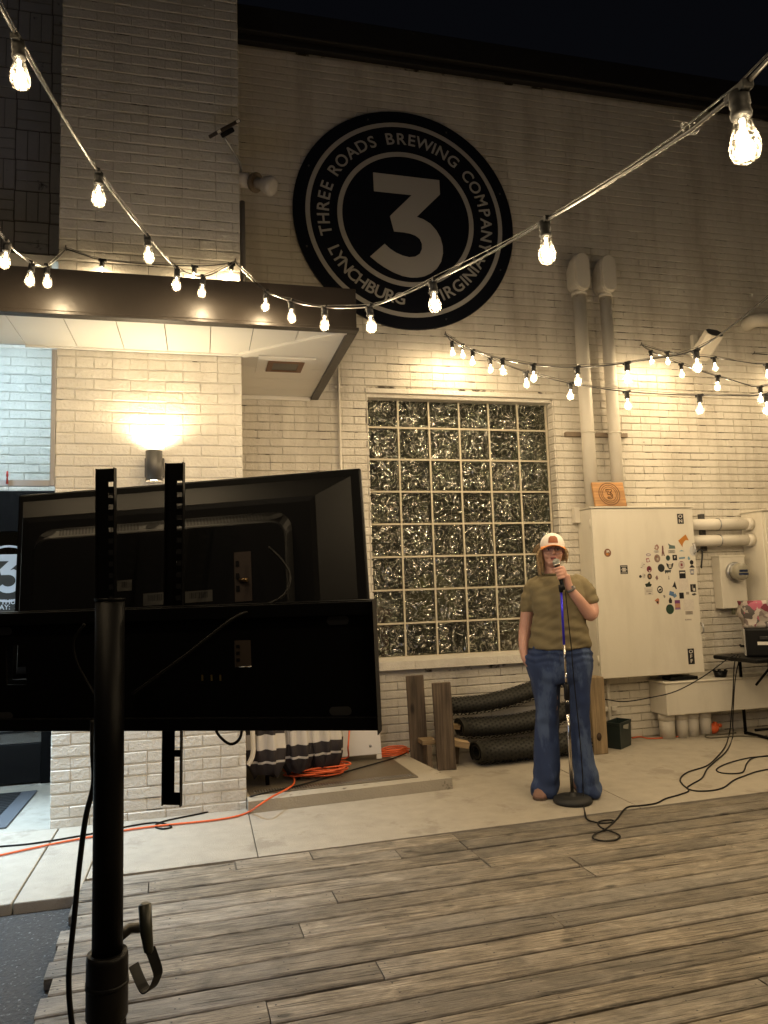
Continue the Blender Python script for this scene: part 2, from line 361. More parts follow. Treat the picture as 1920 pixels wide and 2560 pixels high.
# the slabs: joints across the pavement as seen; front edge at the deck, back edge at the walls
def slab(x0, x1, y0, y1, z=0.):
    s = MB(); s.bevbox((x0+.004,y0,-.10),(x1-.004,y1,z), .006); return s.build('slab', M['concrete'], pav)
def ydeck(x): return -2.055 + .036*(x+.6)
for i, (a, b) in enumerate(((-7.,-4.6),(-4.6,-2.262),(-2.262,-1.975))): slab(a, b, -2.30, -1.15)
for a, b in ((-1.975,-1.128),(-1.128,1.2),(1.2,3.4),(3.4,6.0),(6.0,8.6)):
    s = MB(); y0, y1 = ydeck(a)+.012, ydeck(b)+.012; s.prism([(a+.003,y0),(b-.003,y1),(b-.003,-1.15 if b<=-1. else -1.145),(a+.003,-1.15 if b<=-1. else -1.145)], -.10, 0.)
    s.build('slab', M['concrete'], pav)
for a, b in ((-1.128,1.2),(1.2,3.4),(3.4,6.0),(6.0,8.6)): slab(a, b, -1.143, -.10, -.001)
slab(-4.6, -2.30, -1.143, .30, -.001)
# deck boards, laid 2 degrees off the wall
deck = empty('deck', (0,0,0)); deck['kind'] = 'structure'
DA = math.atan(.036); DM = Matrix.Translation((-1.975, ydeck(-1.975), 0)) @ Matrix.Rotation(DA, 4, 'Z'); DMI = DM.inverted()
PITCH_B = .1402; cuts = {}
for px in [(590,2166),(768,2121),(996,2135),(1137,2090),(1158,2112),(1182,2128),(1206,2150),(1228,2166),(1432,2148),(1450,2165),(1482,2184),
           (835,2238),(752,2321),(945,2416),(671,2530),(372,2210),(1372,2285),(1400,2308),(1895,2447),(583,2140),(1805,2105)]:
    q = DMI @ PZ(*px); r_ = int(-q.y/PITCH_B); cuts.setdefault(r_, []).append(q.x)
nails = MB(); rnd = random.Random(3)
for r_ in range(44):
    xs = sorted(cuts.get(r_, []))
    x = -.02+rnd.uniform(-.025,.025); lim = [x]
    if xs:
        for q in xs: lim.append(q)
        while lim[-1] < 9: lim.append(lim[-1]+rnd.uniform(3.,3.66))
    else:
        lim.append(rnd.uniform(3.6,5.6) if r_ < 14 else rnd.uniform(1.2,3.6))
        while lim[-1] < 9: lim.append(lim[-1]+3.66)
    for a, b in zip(lim, lim[1:]):
        gap = rnd.choice((.009,.011,.013,.016,.021)); y0 = -(r_+1)*PITCH_B+gap/2; y1 = -r_*PITCH_B-gap/2
        z = rnd.uniform(-.0035,.0025); tw = rnd.uniform(-.0015,.0015)
        s = MB(); k = 9; rr = []
        for i in range(k+1):
            t = i/k; xx = a+.0025+(b-a-.005)*t; wob = rnd.uniform(-.0016,.0016); zz = z+tw*(t-.5)+rnd.uniform(-.001,.001)
            rr.append([DM @ V(q) for q in ((xx,y0+wob,-.044),(xx,y0+wob,zz-.005),(xx,y0+wob+.005,zz),(xx,y1+wob-.005,zz),(xx,y1+wob,zz-.005),(xx,y1+wob,-.044))])
        s.rings(rr, smooth=False)
        o_ = DM @ V((a,y1,0)); s.build('plank', M['deck'], deck)
        for xx in (a+.03, b-.03):
            for yy in (y0+.03, y1-.03):
                c = DM @ V((xx,yy,z+.0008)); nails.lathe([(.004,0),(.004,.0006)], 6, Matrix.Translation(c))
        xx = a+.45
        while xx < b-.2:
            for yy in (y0+.03, y1-.03):
                c = DM @ V((xx+rnd.uniform(-.012,.012),yy+rnd.uniform(-.008,.008),z+.0008)); nails.lathe([(.0038,0),(.0038,.0006)], 6, Matrix.Translation(c))
            xx += .406
tag(nails.build('nail_heads', M['grey'], deck), kind='stuff')

# ------------------------------------------------------------------ brick walls
def brick_geo(mb, c, ax, nrm, L, H, D, rnd, j=.0016, bev=.004, endb=.35):
    """one brick: c centre of its back, ax along the course, nrm out of the wall"""
    up = V((0,0,1)); pts = []
    for (dz, inset) in ((0,0),(D-bev*.8,0),(D,bev)):
        ie = inset*endb
        for sx, sz in ((-1,-1),(1,-1),(1,1),(-1,1)):
            q = c + ax*(sx*(L/2-ie)) + up*(sz*(H/2-inset)) + nrm*dz
            if dz: q = q + ax*rnd.uniform(-j,j) + up*rnd.uniform(-j,j) + nrm*rnd.uniform(-j*.5,j*.5)
            pts.append(q)
    fs = []
    for k in (0,4):
        for i in range(4): fs.append((k+i, k+(i+1)%4, k+4+(i+1)%4, k+4+i))
    fs.append((8,9,10,11)); mb.add(pts, fs)
def wall_bricks(parent, cells, D, material, indiv, rnd, nrm=V((0,-1,0)), ax=V((1,0,0)), j=.0016, bev=.004):
    """cells: (x,y,z,L,H) centre of each brick's back; those in indiv become bricks of their own, the rest one mesh"""
    root = root_loc(parent); variants = {}; rest = MB()
    for i, (x, y, z, L, H) in enumerate(cells):
        if i in indiv:
            key = (round(L,2), rnd.randrange(6))
            if key not in variants:
                mb = MB(); brick_geo(mb, V((0,0,0)), ax, nrm, L, H, D, rnd, j, bev); variants[key] = mb.mesh('brick', material, (0,0,0))
            o = bpy.data.objects.new('brick', variants[key]); col.objects.link(o); o.parent = parent
            o.location = V((x,y,z))-root + nrm*rnd.uniform(-.0015,.0012)
        else:
            brick_geo(rest, V((x,y,z))+nrm*rnd.uniform(-.0015,.0012), ax, nrm, L, H, D, rnd, j, bev)
    if rest.f: tag(rest.build('brick_field', material, parent), kind='stuff')
def largest(cells, ok, n=300):
    s = []
    for i, (x,y,z,L,H) in enumerate(cells):
        a, b, d = UV((x,y,z))
        if d > 0 and -30 < a < 1950 and -20 < b < 2580 and ok(a,b): s.append((d, i))
    s.sort(); return set(i for _, i in s[:n])

# long wall with the glass-block window
BX0, BX1, BZ1 = -1.16, 7.2, 6.155
WX0, WX1, WZ0, WZ1 = -.025, 1.735, .72, 3.115
bld = empty('brick_building', (3.,WY,0), 'long white painted brick building wall with a glass block window and dark roof edge', 'building')
core = MB(); D = .011
for a, b in (((BX0,WY+D,-.05),(WX0,.30,BZ1)), ((WX1,WY+D,-.05),(BX1,.30,BZ1)), ((WX0,WY+D,-.05),(WX1,.30,WZ0)), ((WX0,WY+D,WZ1),(WX1,.30,BZ1))): core.box(a, b)
wall = core.build('wall', M['mortar'], bld)
cells = []; CH = .0681; BL = .2045; rnd = random.Random(11); k = 0; z = .004
while z+CH < BZ1:
    zc = z+CH/2; header = (k % 6 == 5); L = BL/2 if header else BL
    x = BX0 - (0 if k % 2 else L/2) ; 
    while x < BX1:
        a, b = max(x, BX0), min(x+L, BX1)
        segs = [(a,b)]
        if zc+CH/2 > WZ0+.01 and zc-CH/2 < WZ1-.01:
            segs = []
            if a < WX0: segs.append((a, min(b,WX0)))
            if b > WX1: segs.append((max(a,WX1), b))
        for a_, b_ in segs:
            if b_-a_ > .03: cells.append(((a_+b_)/2, WY+D, zc, b_-a_-(rnd.uniform(.0005,.0025) if rnd.random() < .75 else rnd.uniform(.003,.006)), CH-rnd.uniform(.0065,.0098)))
        x += L
    z += CH; k += 1
ind = largest(cells, lambda a, b: a > 650 and 1000 < b < 1660 and not (930<a<1340))
wall_bricks(wall, cells, D, M['paint'], ind, rnd)
# window reveals with the ends of the bricks, lintel, sill, mortar grid and 48 glass blocks
win = MB()
win.box((WX0-.001,WY+D+.002,WZ0),(WX0+.004,.16,WZ1)); win.box((WX1-.004,WY+D+.002,WZ0),(WX1+.001,.16,WZ1)); win.box((WX0+.004,.10,WZ1-.03),(WX1-.004,.16,WZ1)); win.box((WX0+.003,.15,WZ1-.031),(WX0+.005,.16,WZ1)); win.box((WX1-.005,.15,WZ1-.031),(WX1-.003,.16,WZ1))
window = win.build('window', M['mortar2'], bld)
for side in (0,1):
  rv = MB(); z = .004
  while z+CH < WZ1-.03:
    if z > WZ0+.1:
        if side: brick_geo(rv, V((WX1-.003,(WY+.0)/2-.002,z+CH/2)), V((0,1,0)), V((-1,0,0)), .108, CH-.010, .010, rnd)
        else: brick_geo(rv, V((WX0+.003,(WY+.0)/2-.002,z+CH/2)), V((0,1,0)), V((1,0,0)), .108, CH-.010, .010, rnd)
    z += CH
  tag(rv.build('reveal_bricks', M['paint'], window), kind='stuff')
lt = MB(); lt.bevbox((WX0-.01,WY-.012,3.075),(WX1+.02,.02,3.115), .004); lt.bevbox((WX0+.012,WY+.03,3.045),(WX1-.012,.03,3.0745), .003)
lt.build('lintel', M['paint2'], window)
sl = MB()
for i in range(5):
    a = WX0-.03+i*(WX1-WX0+.06)/5; s2 = (WX1-WX0+.06)/5
    sl.add([(a+.001,WY-.065,.722),(a+s2-.001,WY-.065,.722),(a+s2-.001,WY+.02,.722),(a+.001,WY+.02,.722),(a+.001,WY-.067,.792),(a+s2-.001,WY-.067,.792),(a+s2-.001,.03,.812),(a+.001,.03,.812)],
           [(0,3,2,1),(4,5,6,7),(0,1,5,4),(1,2,6,5),(2,3,7,6),(3,0,4,7)])
sl.build('sill', M['paint2'], window)
GX0, GZ1, GP = .0, 3.0875, .285
gr = MB()
for c in range(7):
    xx = GX0+c*GP; gr.box((xx-.0075 if c else WX0+.012,.004,.80),(xx+.0075 if c<6 else WX1-.013,.10,GZ1-.012))
for r_ in range(9):
    zz = GZ1-r_*GP
    for c in range(6): gr.box((GX0+c*GP+.0076,.005,max(zz-.0075,.80)),(GX0+(c+1)*GP-.0076,.10,min(zz+.0075,GZ1+.002)))
gr.build('grout', mat('grout', (.50,.45,.34), .7, bump=.3, bscale=80), window)
def block_glass():
    m = bpy.data.materials.new('glass_block'); m.use_nodes = True; t = m.node_tree; N = t.nodes; N.remove(N['Principled BSDF'])
    tc = N.new('ShaderNodeTexCoord'); oi = N.new('ShaderNodeObjectInfo')
    sh = N.new('ShaderNodeVectorMath'); sh.operation = 'SCALE'; sh.inputs[0].default_value = (13,7,29); t.links.new(oi.outputs['Random'], sh.inputs['Scale'])
    ad = N.new('ShaderNodeVectorMath'); t.links.new(tc.outputs['Object'], ad.inputs[0]); t.links.new(sh.outputs[0], ad.inputs[1])
    n1 = N.new('ShaderNodeTexNoise'); n1.inputs['Scale'].default_value = 8; n1.inputs['Detail'].default_value = 1.8; n1.inputs['Distortion'].default_value = 3.0; t.links.new(ad.outputs[0], n1.inputs['Vector'])
    bp = N.new('ShaderNodeBump'); bp.inputs['Strength'].default_value = 1.; bp.inputs['Distance'].default_value = .055; t.links.new(n1.outputs['Fac'], bp.inputs['Height'])
    a = N.new('ShaderNodeBsdfTransparent'); a.inputs[0].default_value = (.55,.58,.47,1)
    g_ = N.new('ShaderNodeBsdfGlossy'); g_.inputs[0].default_value = (1,.98,.88,1); g_.inputs[1].default_value = .17; t.links.new(bp.outputs[0], g_.inputs['Normal'])
    df = N.new('ShaderNodeBsdfDiffuse'); df.inputs[0].default_value = (.016,.017,.012,1)
    m1 = N.new('ShaderNodeMixShader'); m1.inputs[0].default_value = .35; t.links.new(a.outputs[0], m1.inputs[1]); t.links.new(df.outputs[0], m1.inputs[2])
    # painted glints: thin noise lines made shinier, separate from the bumped relief
    n3 = N.new('ShaderNodeTexNoise'); n3.inputs['Scale'].default_value = 8.5; n3.inputs['Detail'].default_value = 1.6; n3.inputs['Distortion'].default_value = 2.4; t.links.new(ad.outputs[0], n3.inputs['Vector'])
    sb = N.new('ShaderNodeMath'); sb.operation = 'SUBTRACT'; sb.inputs[1].default_value = .5; t.links.new(n3.outputs['Fac'], sb.inputs[0])
    ab = N.new('ShaderNodeMath'); ab.operation = 'ABSOLUTE'; t.links.new(sb.outputs[0], ab.inputs[0])
    mr = N.new('ShaderNodeMapRange'); mr.inputs[1].default_value = 0; mr.inputs[2].default_value = .05; mr.inputs[3].default_value = .55; mr.inputs[4].default_value = .045; t.links.new(ab.outputs[0], mr.inputs[0])
    m2 = N.new('ShaderNodeMixShader'); t.links.new(mr.outputs[0], m2.inputs[0]); t.links.new(m1.outputs[0], m2.inputs[1]); t.links.new(g_.outputs[0], m2.inputs[2])
    t.links.new(m2.outputs[0], N['Material Output'].inputs[0]); return m
M['block'] = block_glass()
gb = MB()
R_ = [[V((sx*(h),y,sz*(h))) for sx, sz in ((-1,-1),(1,-1),(1,1),(-1,1))] for h, y in ((.1345,.085),(.1345,.014),(.128,.008),(.118,.0065),(.112,.011))]
gb.rings(R_, smooth=False); bme = gb.mesh('glass_block', M['block'], (0,0,0))
for r_ in range(8):
    for c in range(6):
        link('glass_block', bme, window, (GX0+(c+.5)*GP, 0, GZ1-(r_+.5)*GP))
# what shows dimly through the window: a dark room with a few things on the inner sill
inner = MB(); inner.add([(-.2,.8,.3),(2.,.8,.3),(2.,.8,3.4),(-.2,.8,3.4)], [(0,1,2,3)]); inner.build('room_wall', mat('room', (.03,.03,.026), .9), bld)
# dim room and the things on the inner sill that show through the blocks
lm = bpy.data.lights.new('room_light', 'POINT'); lm.energy = .9; lm.shadow_soft_size = .1; lm.color = (1.,.8,.55)
lo = bpy.data.objects.new('room_light', lm); col.objects.link(lo); lo.parent = bld; lo.location = V((1.1,.42,2.4))-root_loc(bld)
s = MB(); s.box((-.2,.305,.70),(2.,.75,.76)); s.build('inner_sill', M['mortar2'], bld)
q = PY(1080,1502,.45); s = MB(); s.ball(q, (.25,.10,.25), None, 24, 14); s.tube([q-V((0,0,.248)),q-V((0,0,.27))], [.02,.012], 8)
tag(s.build('yellow_balloon', mat('balloon', (.75,.66,.14), .35)), 'yellow round balloon seen dimly through the glass blocks', 'balloon')
q = PY(960,1545,.42); s = MB(); rn = random.Random(5)
for i in range(9): s.ball(q+V((rn.uniform(-.07,.07),rn.uniform(-.04,.04),rn.uniform(-.06,.06))), rn.uniform(.03,.05), None, 10, 7)
s.tube([q-V((0,0,.05)), V((q.x,q.y,.761))], [.03,.04], 10); tag(s.build('red_flowers', mat('red_petals', (.55,.03,.06), .6)), 'bunch of red flowers seen dimly through the glass blocks', 'flowers')
q = PY(1290,1520,.5); s = MB(); s.bevbox((q.x-.20,.48,.761),(q.x+.25,.52,q.z+.22), .01); tag(s.build('amber_board', mat('amber', (.55,.30,.06), .5)), 'amber brown board standing behind the corner glass blocks', 'board')
# roof edge
re_ = MB(); re_.bevbox((BX0-.02,WY-.05,BZ1+.002),(BX1,.35,BZ1+.06), .008); re_.bevbox((BX0-.02,WY-.10,BZ1+.062),(BX1,.4,BZ1+.30), .012)
re_.build('roof_edge', mat('roof_metal', (.012,.010,.009), .6, bump=.1, bscale=8, var=.3, vscale=1.5), bld)

# projecting pier
PX0, PX1, PYF = -2.315, -1.134, -1.15
pier = empty('brick_pier', (-1.72,PYF,0), 'tall white painted brick pier rising past the canopy, with the wall sconce on it', 'wall')
core = MB(); DP = .0058; core.box((PX0+.006,PYF+DP,-.05),(PX1-.006,WY-.012,3.2599)); pw = core.build('wall', M['mortar2'], pier)
core = MB(); core.box((PX0+.006,PYF+DP,3.26),(PX1-.006,WY-.012,6.9)); core.build('weathered_wall', M['mortar'], pier)
cells = []; CH2 = .0727; L2 = .2265; rnd = random.Random(5); z = -.02; k = 0
while z < 6.85:
    hd = (k % 6 == 4); L = L2/2 if hd else L2; x = PX0-(L/2 if k % 2 else 0)
    while x < PX1:
        a, b = max(x,PX0), min(x+L,PX1)
        if b-a > .02: cells.append(((a+b)/2, PYF+DP, z+CH2/2, b-a-rnd.uniform(.0015,.005), CH2-(rnd.uniform(.0035,.007) if z < 3.2 else rnd.uniform(.006,.0105))))
        x += L
    z += CH2; k += 1
ind = largest(cells, lambda a, b: b > 300 and not (b > 1240 and b < 1810))
wall_bricks(pw, cells, DP, M['paint2'], ind, rnd, j=.0026, bev=.0055)
sd = MB(); rnd = random.Random(8)            # its two sides
for xf, nr in ((PX1-.006, V((1,0,0))), (PX0+.006, V((-1,0,0)))):
    z = -.02; k = 0
    while z < 6.85:
        y = PYF-(.1 if k % 2 else 0)
        while y < WY-.02:
            a, b = max(y,PYF+.004), min(y+L2,WY-.014)
            if b-a > .03: brick_geo(sd, V((xf,(a+b)/2,z+CH2/2)), V((0,1,0)), nr, b-a-.004, CH2-.006, .006, rnd)
            y += L2
        z += CH2; k += 1
tag(sd.build('side_bricks', M['paint2'], pw), kind='stuff')

# dark basket-weave wall high up beside the pier
bw = empty('basket_weave_wall', (-3.6,-.02,3.3), 'dark shadowed wall of basket weave brick squares above the canopy beside the pier', 'wall')
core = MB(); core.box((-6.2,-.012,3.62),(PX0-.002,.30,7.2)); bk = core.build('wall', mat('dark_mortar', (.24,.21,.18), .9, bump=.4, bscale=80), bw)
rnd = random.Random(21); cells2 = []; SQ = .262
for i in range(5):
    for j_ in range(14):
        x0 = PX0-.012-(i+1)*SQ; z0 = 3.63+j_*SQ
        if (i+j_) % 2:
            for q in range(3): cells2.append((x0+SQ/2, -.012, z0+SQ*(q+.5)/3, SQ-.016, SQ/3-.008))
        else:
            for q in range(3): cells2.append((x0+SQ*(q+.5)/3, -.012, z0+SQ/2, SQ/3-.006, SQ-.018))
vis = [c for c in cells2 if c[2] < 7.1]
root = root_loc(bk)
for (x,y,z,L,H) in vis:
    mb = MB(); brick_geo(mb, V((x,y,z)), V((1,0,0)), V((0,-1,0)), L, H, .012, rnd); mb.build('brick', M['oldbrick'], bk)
# ------------------------------------------------------------------ canopy
CY, CXR, CZ, CT = -1.80, -.455, 3.017, 3.272
can = empty('entrance_canopy', (-1.7,CY,CZ), 'flat dark brown canopy with cream soffit panels wrapping round the brick pier', 'canopy')
f = MB(); f.bevbox((-6.,CY,CZ+.0),(CXR,CY+.03,CT), .006); f.build('fascia', M['fascia'], can)
f = MB(); f.bevbox((CXR-.03,CY+.031,CZ),(CXR,WY-.004,CT), .006); f.build('fascia', M['fascia'], can)
f = MB(); f.bevbox((-6.,CY-.012,CZ-.022),(CXR+.012,CY+.055,CZ-.001), .004); f.bevbox((CXR-.05,CY+.056,CZ-.022),(CXR+.012,WY-.004,CZ-.001), .004); f.build('edge_trim', M['fascia'], can)
f = MB(); f.prism([(-6.,CY+.10),(CXR-.04,CY+.10),(CXR-.04,WY-.02),(PX1+.01,WY-.02),(PX1+.01,PYF-.01),(-6.,PYF-.01)], CT-.045, CT-.01); f.build('roof', mat('canopy_roof', (.05,.047,.045), .8), can)
# soffit boards: butt joints across the front run, boards along the side run, a raised mitre strip between
sz0, sz1 = CZ+.001, CZ+.013
mit0, mit1 = V((PX1,PYF-.03)), V((CXR-.05,CY+.055))
def mitx(y): return mit0.x+(mit1.x-mit0.x)*(y-mit0.y)/(mit1.y-mit0.y)
def mity(x): return mit0.y+(mit1.y-mit0.y)*(x-mit0.x)/(mit1.x-mit0.x)
xs = sorted([-6.,-5.4,-4.8,-4.2,-3.6,-3.0] + [PZ(q,790,CZ).x for q in (-120,15,155,285,408,528,640,760)])
y0, y1 = CY+.055, PYF-.03
for a, b in zip(xs, xs[1:]+[mit1.x]):
    a, b = a+.0025, min(b-.0025, mit1.x)
    if a >= b: continue
    if b <= mit0.x: p_ = [(a,y0),(b,y0),(b,y1),(a,y1)]
    elif a < mit0.x: p_ = [(a,y0),(b,y0),(b,mity(b)),(mit0.x,y1),(a,y1)]
    else: p_ = [(a,y0),(b,y0),(b,max(mity(b),y0+.001)),(a,mity(a))]
    s = MB(); s.prism(p_, sz0, sz1); s.build('soffit_panel', M['soffit'], can)
yb = [CY+.055,-1.52,y1,-.90,-.62,-.36,WY-.004]
for a, b in zip(yb, yb[1:]):
    a, b = a+.002, b-.002; xa, xb = PX1+.004, CXR-.05; s = MB()
    if b < y1+.01: s.prism([(min(mitx(a),xb-.001),a),(xb,a),(xb,b),(mitx(b),b)], sz0, sz1)
    else: s.prism([(xa,a),(xb,a),(xb,b),(xa,b)], sz0, sz1)
    s.build('soffit_panel', M['soffit'], can)
s = MB(); d_ = (mit1-mit0).normalized(); nn = V((-d_.y,d_.x))*.03
s.prism([tuple(mit0-nn),tuple(mit1-nn*.8),tuple(mit1+nn*.8),tuple(mit0+nn)], CZ-.016, CZ+.0005); s.build('mitre_strip', M['soffit'], can)
s = MB(); s.bevbox((-2.50,PYF-.03,CZ-.012),(PX1+.05,PYF-.009,CZ+.02), .003); s.build('trim', M['soffit'], can)
s = MB(); s.bevbox((PX1+.002,WY-.02,CZ-.035),(CXR-.06,WY-.002,CZ), .003); s.build('trim', M['soffit'], can)
# recessed square light box in the side soffit
fx = MB(); cx, cy_ = PZ(712,912,CZ).x, PZ(712,912,CZ).y
fr = MB()
for (a, b) in (((-.20,-.19),(.20,-.12)), ((-.20,.12),(.20,.19)), ((-.20,-.12),(-.13,.12)), ((.13,-.12),(.20,.12))):
    fr.box((cx+a[0],cy_+a[1],CZ-.014),(cx+b[0],cy_+b[1],CZ-.001))
dl = fr.build('downlight', M['soffit'], can)
fr = MB(); 
for (a, b) in (((-.128,-.118),(.128,-.085)), ((-.128,.085),(.128,.118)), ((-.128,-.085),(-.09,.085)), ((.09,-.085),(.128,.085))):
    fr.box((cx+a[0],cy_+a[1],CZ-.020),(cx+b[0],cy_+b[1],CZ-.0145))
fr.build('reflector_frame', mat('brown_trim', (.16,.07,.03), .5), dl)
fr = MB(); fr.box((cx-.09,cy_-.085,CZ-.016),(cx+.09,cy_+.085,CZ-.0145)); fr.build('lens', mat('dark_lens', (.03,.025,.02), .3), dl)

# a second recessed downlight of the same kind, lit cool white, over the entrance
fr = MB(); ex, ey = -3.45, -1.48
for (a, b) in (((-.20,-.19),(.20,-.12)), ((-.20,.12),(.20,.19)), ((-.20,-.12),(-.13,.12)), ((.13,-.12),(.20,.12))):
    fr.box((ex+a[0],ey+a[1],CZ-.014),(ex+b[0],ey+b[1],CZ-.001))
dl = fr.build('downlight', M['soffit'], can)
fr = MB(); fr.box((ex-.128,ey-.118,CZ-.012),(ex+.128,ey+.118,CZ-.001)); fr.build('lens', emis('cool_lens', (.75,.88,1.), 6.), dl)
la = bpy.data.lights.new('downlight_light', 'AREA'); la.shape = 'RECTANGLE'; la.size = .24; la.size_y = .22; la.energy = 24; la.spread = radians(105); la.color = (.55,.78,1.)
lo = bpy.data.objects.new('downlight_light', la); col.objects.link(lo); lo.parent = dl; lo.location = V((ex,ey,CZ-.02))-root_loc(can)

# ------------------------------------------------------------------ entrance recess, window pane, door
BY = .13
ew = empty('entrance_wall', (-3.3,BY,0), 'white brick wall in the cool lit entrance recess above the door', 'wall')
core = MB(); core.box((-4.7,BY+.008,2.25),(PX0+.006,BY+.2,3.61)); core.box((-4.7,BY+.008,-.05),(-3.60,BY+.2,2.249)); core.box((-2.52,BY+.008,-.05),(PX0+.006,BY+.2,2.249))
cw = core.build('wall', M['mortar2'], ew)
cells = []; rnd = random.Random(31); z = 2.25; k = 0
while z+CH2 < 3.62:
    x = -4.7-(.11 if k % 2 else 0)
    while x < PX0:
        a, b = max(x,-4.7), min(x+L2,PX0)
        if b-a > .03: cells.append(((a+b)/2, BY+.008, z+CH2/2, b-a-.004, CH2-.006))
        x += L2
    z += CH2; k += 1
wall_bricks(cw, cells, .008, M['paint2'], largest(cells, lambda a, b: True), rnd, j=.0024)
c_ = MB(); c_.box((-4.7,-1.12,3.615),(PX0-.002,BY+.2,3.65)); c_.box((-4.75,-1.14,-.05),(-4.702,BY+.2,3.61)); c_.build('ceiling', M['white'], ew)
c_ = MB(); c_.box((-6.0,PYF+.02,CZ+.02),(-2.36,PYF+.05,3.61)); c_.build('bulkhead', M['white'], ew)
lp = empty('recess_lamp', (-3.25,-.78,3.612), 'cool white panel lamp on the ceiling of the entrance recess', 'lamp')
c_ = MB(); c_.bevbox((-3.9,-1.0,3.585),(-2.6,-.55,3.612), .004); c_.build('housing', M['white'], lp)
c_ = MB(); c_.box((-3.87,-.97,3.582),(-2.63,-.58,3.5845)); c_.build('diffuser', emis('cool_diffuser', (.72,.88,1.), 5.), lp)
la = bpy.data.lights.new('recess_light', 'AREA'); la.shape = 'RECTANGLE'; la.size = 1.2; la.size_y = .36; la.energy = 2.4; la.color = (.42,.72,1.)
lo = bpy.data.objects.new('recess_light', la); col.objects.link(lo); lo.parent = lp; lo.location = (0,0,-.045)
pn = empty('hanging_window', (-2.7,PYF+.01,2.3), 'grey framed glass pane hanging below the canopy beside the pier', 'window')
zb = PY(100,1207,PYF).z
c_ = MB(); c_.bevbox((PX0-.030,PYF-.006,zb-.02),(PX0-.001,PYF+.03,CZ-.014), .003); c_.bevbox((-4.6,PYF-.004,zb-.022),(PX0-.031,PYF+.03,zb+.018), .003)
c_.build('frame', mat('grey_frame', (.32,.31,.30), .45), pn)
c_ = MB(); c_.box((-4.6,PYF+.010,zb+.019),(PX0-.032,PYF+.014,CZ-.015)); c_.build('pane', M['pane'], pn)
q = PY(18,1196,PYF-.012); c_ = MB(); c_.tube([q+V((0,0,.045)),q+V((0,0,.012)),q+V((0,0,.010)),q+V((0,0,-.035))], [.006,.007,.004,.008], 8)
c_.build('latch', mat('red_plastic', (.35,.03,.02), .4), pn)
dr = empty('entrance_door', (-3.05,BY,0), 'dark framed glass entrance door with a round number three decal and opening hours', 'door')
DX0, DX1 = -3.60, -2.52
c_ = MB(); c_.bevbox((DX0,BY-.03,1.93),(DX1,BY+.05,2.249), .004); c_.bevbox((DX0,BY-.03,0),(DX0+.08,BY+.05,1.929), .004); c_.bevbox((DX1-.09,BY-.03,0),(DX1,BY+.05,1.929), .004)
c_.build('frame', M['blackmetal'], dr)
c_ = MB(); c_.bevbox((DX0+.081,BY-.02,.012),(DX1-.091,BY+.03,.30), .004); c_.bevbox((DX0+.081,BY-.022,.62),(DX1-.091,BY+.03,.70), .004); c_.build('kick_panel', M['black'], dr)
c_ = MB(); c_.box((DX0+.081,BY+.005,.301),(DX1-.091,BY+.010,1.928)); c_.build('pane', thin_glass('door_glass', (.30,.31,.32), .03, .06), dr)
c_ = MB(); c_.bevbox((DX0+.081,BY-.024,.40),(DX1-.091,BY-.004,.47), .006); c_.build('push_bar', M['alu'], dr)
ib = MB(); ib.box((DX0,BY+.75,0),(DX1+.3,BY+.76,2.3)); ib.build('lobby_wall', mat('lobby_wall', (.55,.57,.57), .8), dr)
pl = MB(); rnd = random.Random(3)
for i in range(26):
    b_ = PY(26,1375,BY+.45)+V((rnd.uniform(-.01,.01),0,-.06)); a_ = rnd.uniform(0,6.28); l_ = rnd.uniform(.05,.11)
    tip = b_+V((cos(a_)*l_*.6,sin(a_)*l_*.6,l_*.9)); md = (b_+tip)/2+V((0,0,.01)); sd_ = V((-sin(a_),cos(a_),0))*.012
    pl.add([b_,md+sd_,tip,md-sd_], [(0,1,2,3)])
pl.build('foliage', mat('leaf', (.06,.14,.05), .5), dr)
dc = MB(); p1 = PY(0,1388,BY-.004); p2 = PY(0,1533,BY-.004)
dc.box((DX0+.085,BY-.0035,p2.z),(DX1-.095,BY-.0015,p1.z)); dec = dc.build('decal', mat('decal_dark', (.028,.026,.022), .5), dr)
cq = PY(20,1434,BY-.005); rr = .22
def ringpoly(mb, c, r0, r1, Mx, n=48, z0=0., z1=.001):
    for i in range(n):
        a, b = 2*pi*i/n, 2*pi*(i+1)/n
        mb.prism([(r0*cos(a),r0*sin(a)),(r1*cos(a),r1*sin(a)),(r1*cos(b),r1*sin(b)),(r0*cos(b),r0*sin(b))], z0, z1, Mx)
    return mb
def three_outline(s, n=14):
    """flat-topped numeral with a diagonal and a round bowl; s = height, centred"""
    P = [(-.34,.50),(.30,.50),(.30,.325),(.045,.085)]
    cx, cy, R, r = -.045,-.185,.325,.165
    for i in range(n+1):
        a = radians(68)-radians(68+143)*i/n; P.append((cx+.055+R*cos(a)*1.02, cy+R*sin(a)*.985+.0))
    for i in range(n+1):
        a = radians(-143)+radians(143+88)*i/n; P.append((cx+.055+r*cos(a)*1.05, cy+r*sin(a)*.92-.0))
    P += [(-.165,-.035),(-.205,.105),(.015,.325),(-.34,.325)]
    return [(x*s,y*s) for x, y in P]
def fill_poly(mb, P, Mx, d):
    bm = bmesh.new(); vs = [bm.verts.new((x,y,d)) for x, y in P]; f_ = bm.faces.new(vs)
    e = bmesh.ops.extrude_face_region(bm, geom=[f_])
    for q in e['geom']:
        if isinstance(q, bmesh.types.BMVert): q.co.z = 0
    bmesh.ops.triangulate(bm, faces=[q for q in bm.faces if len(q.verts) > 4]); bmesh.ops.recalc_face_normals(bm, faces=bm.faces[:])
    bm.transform(Mx); return mb.bm(bm)
Mx = onwall(cq.x, BY-.0036, cq.z)
M['decalwhite'] = mat('decal_white', (.50,.52,.56), .5)
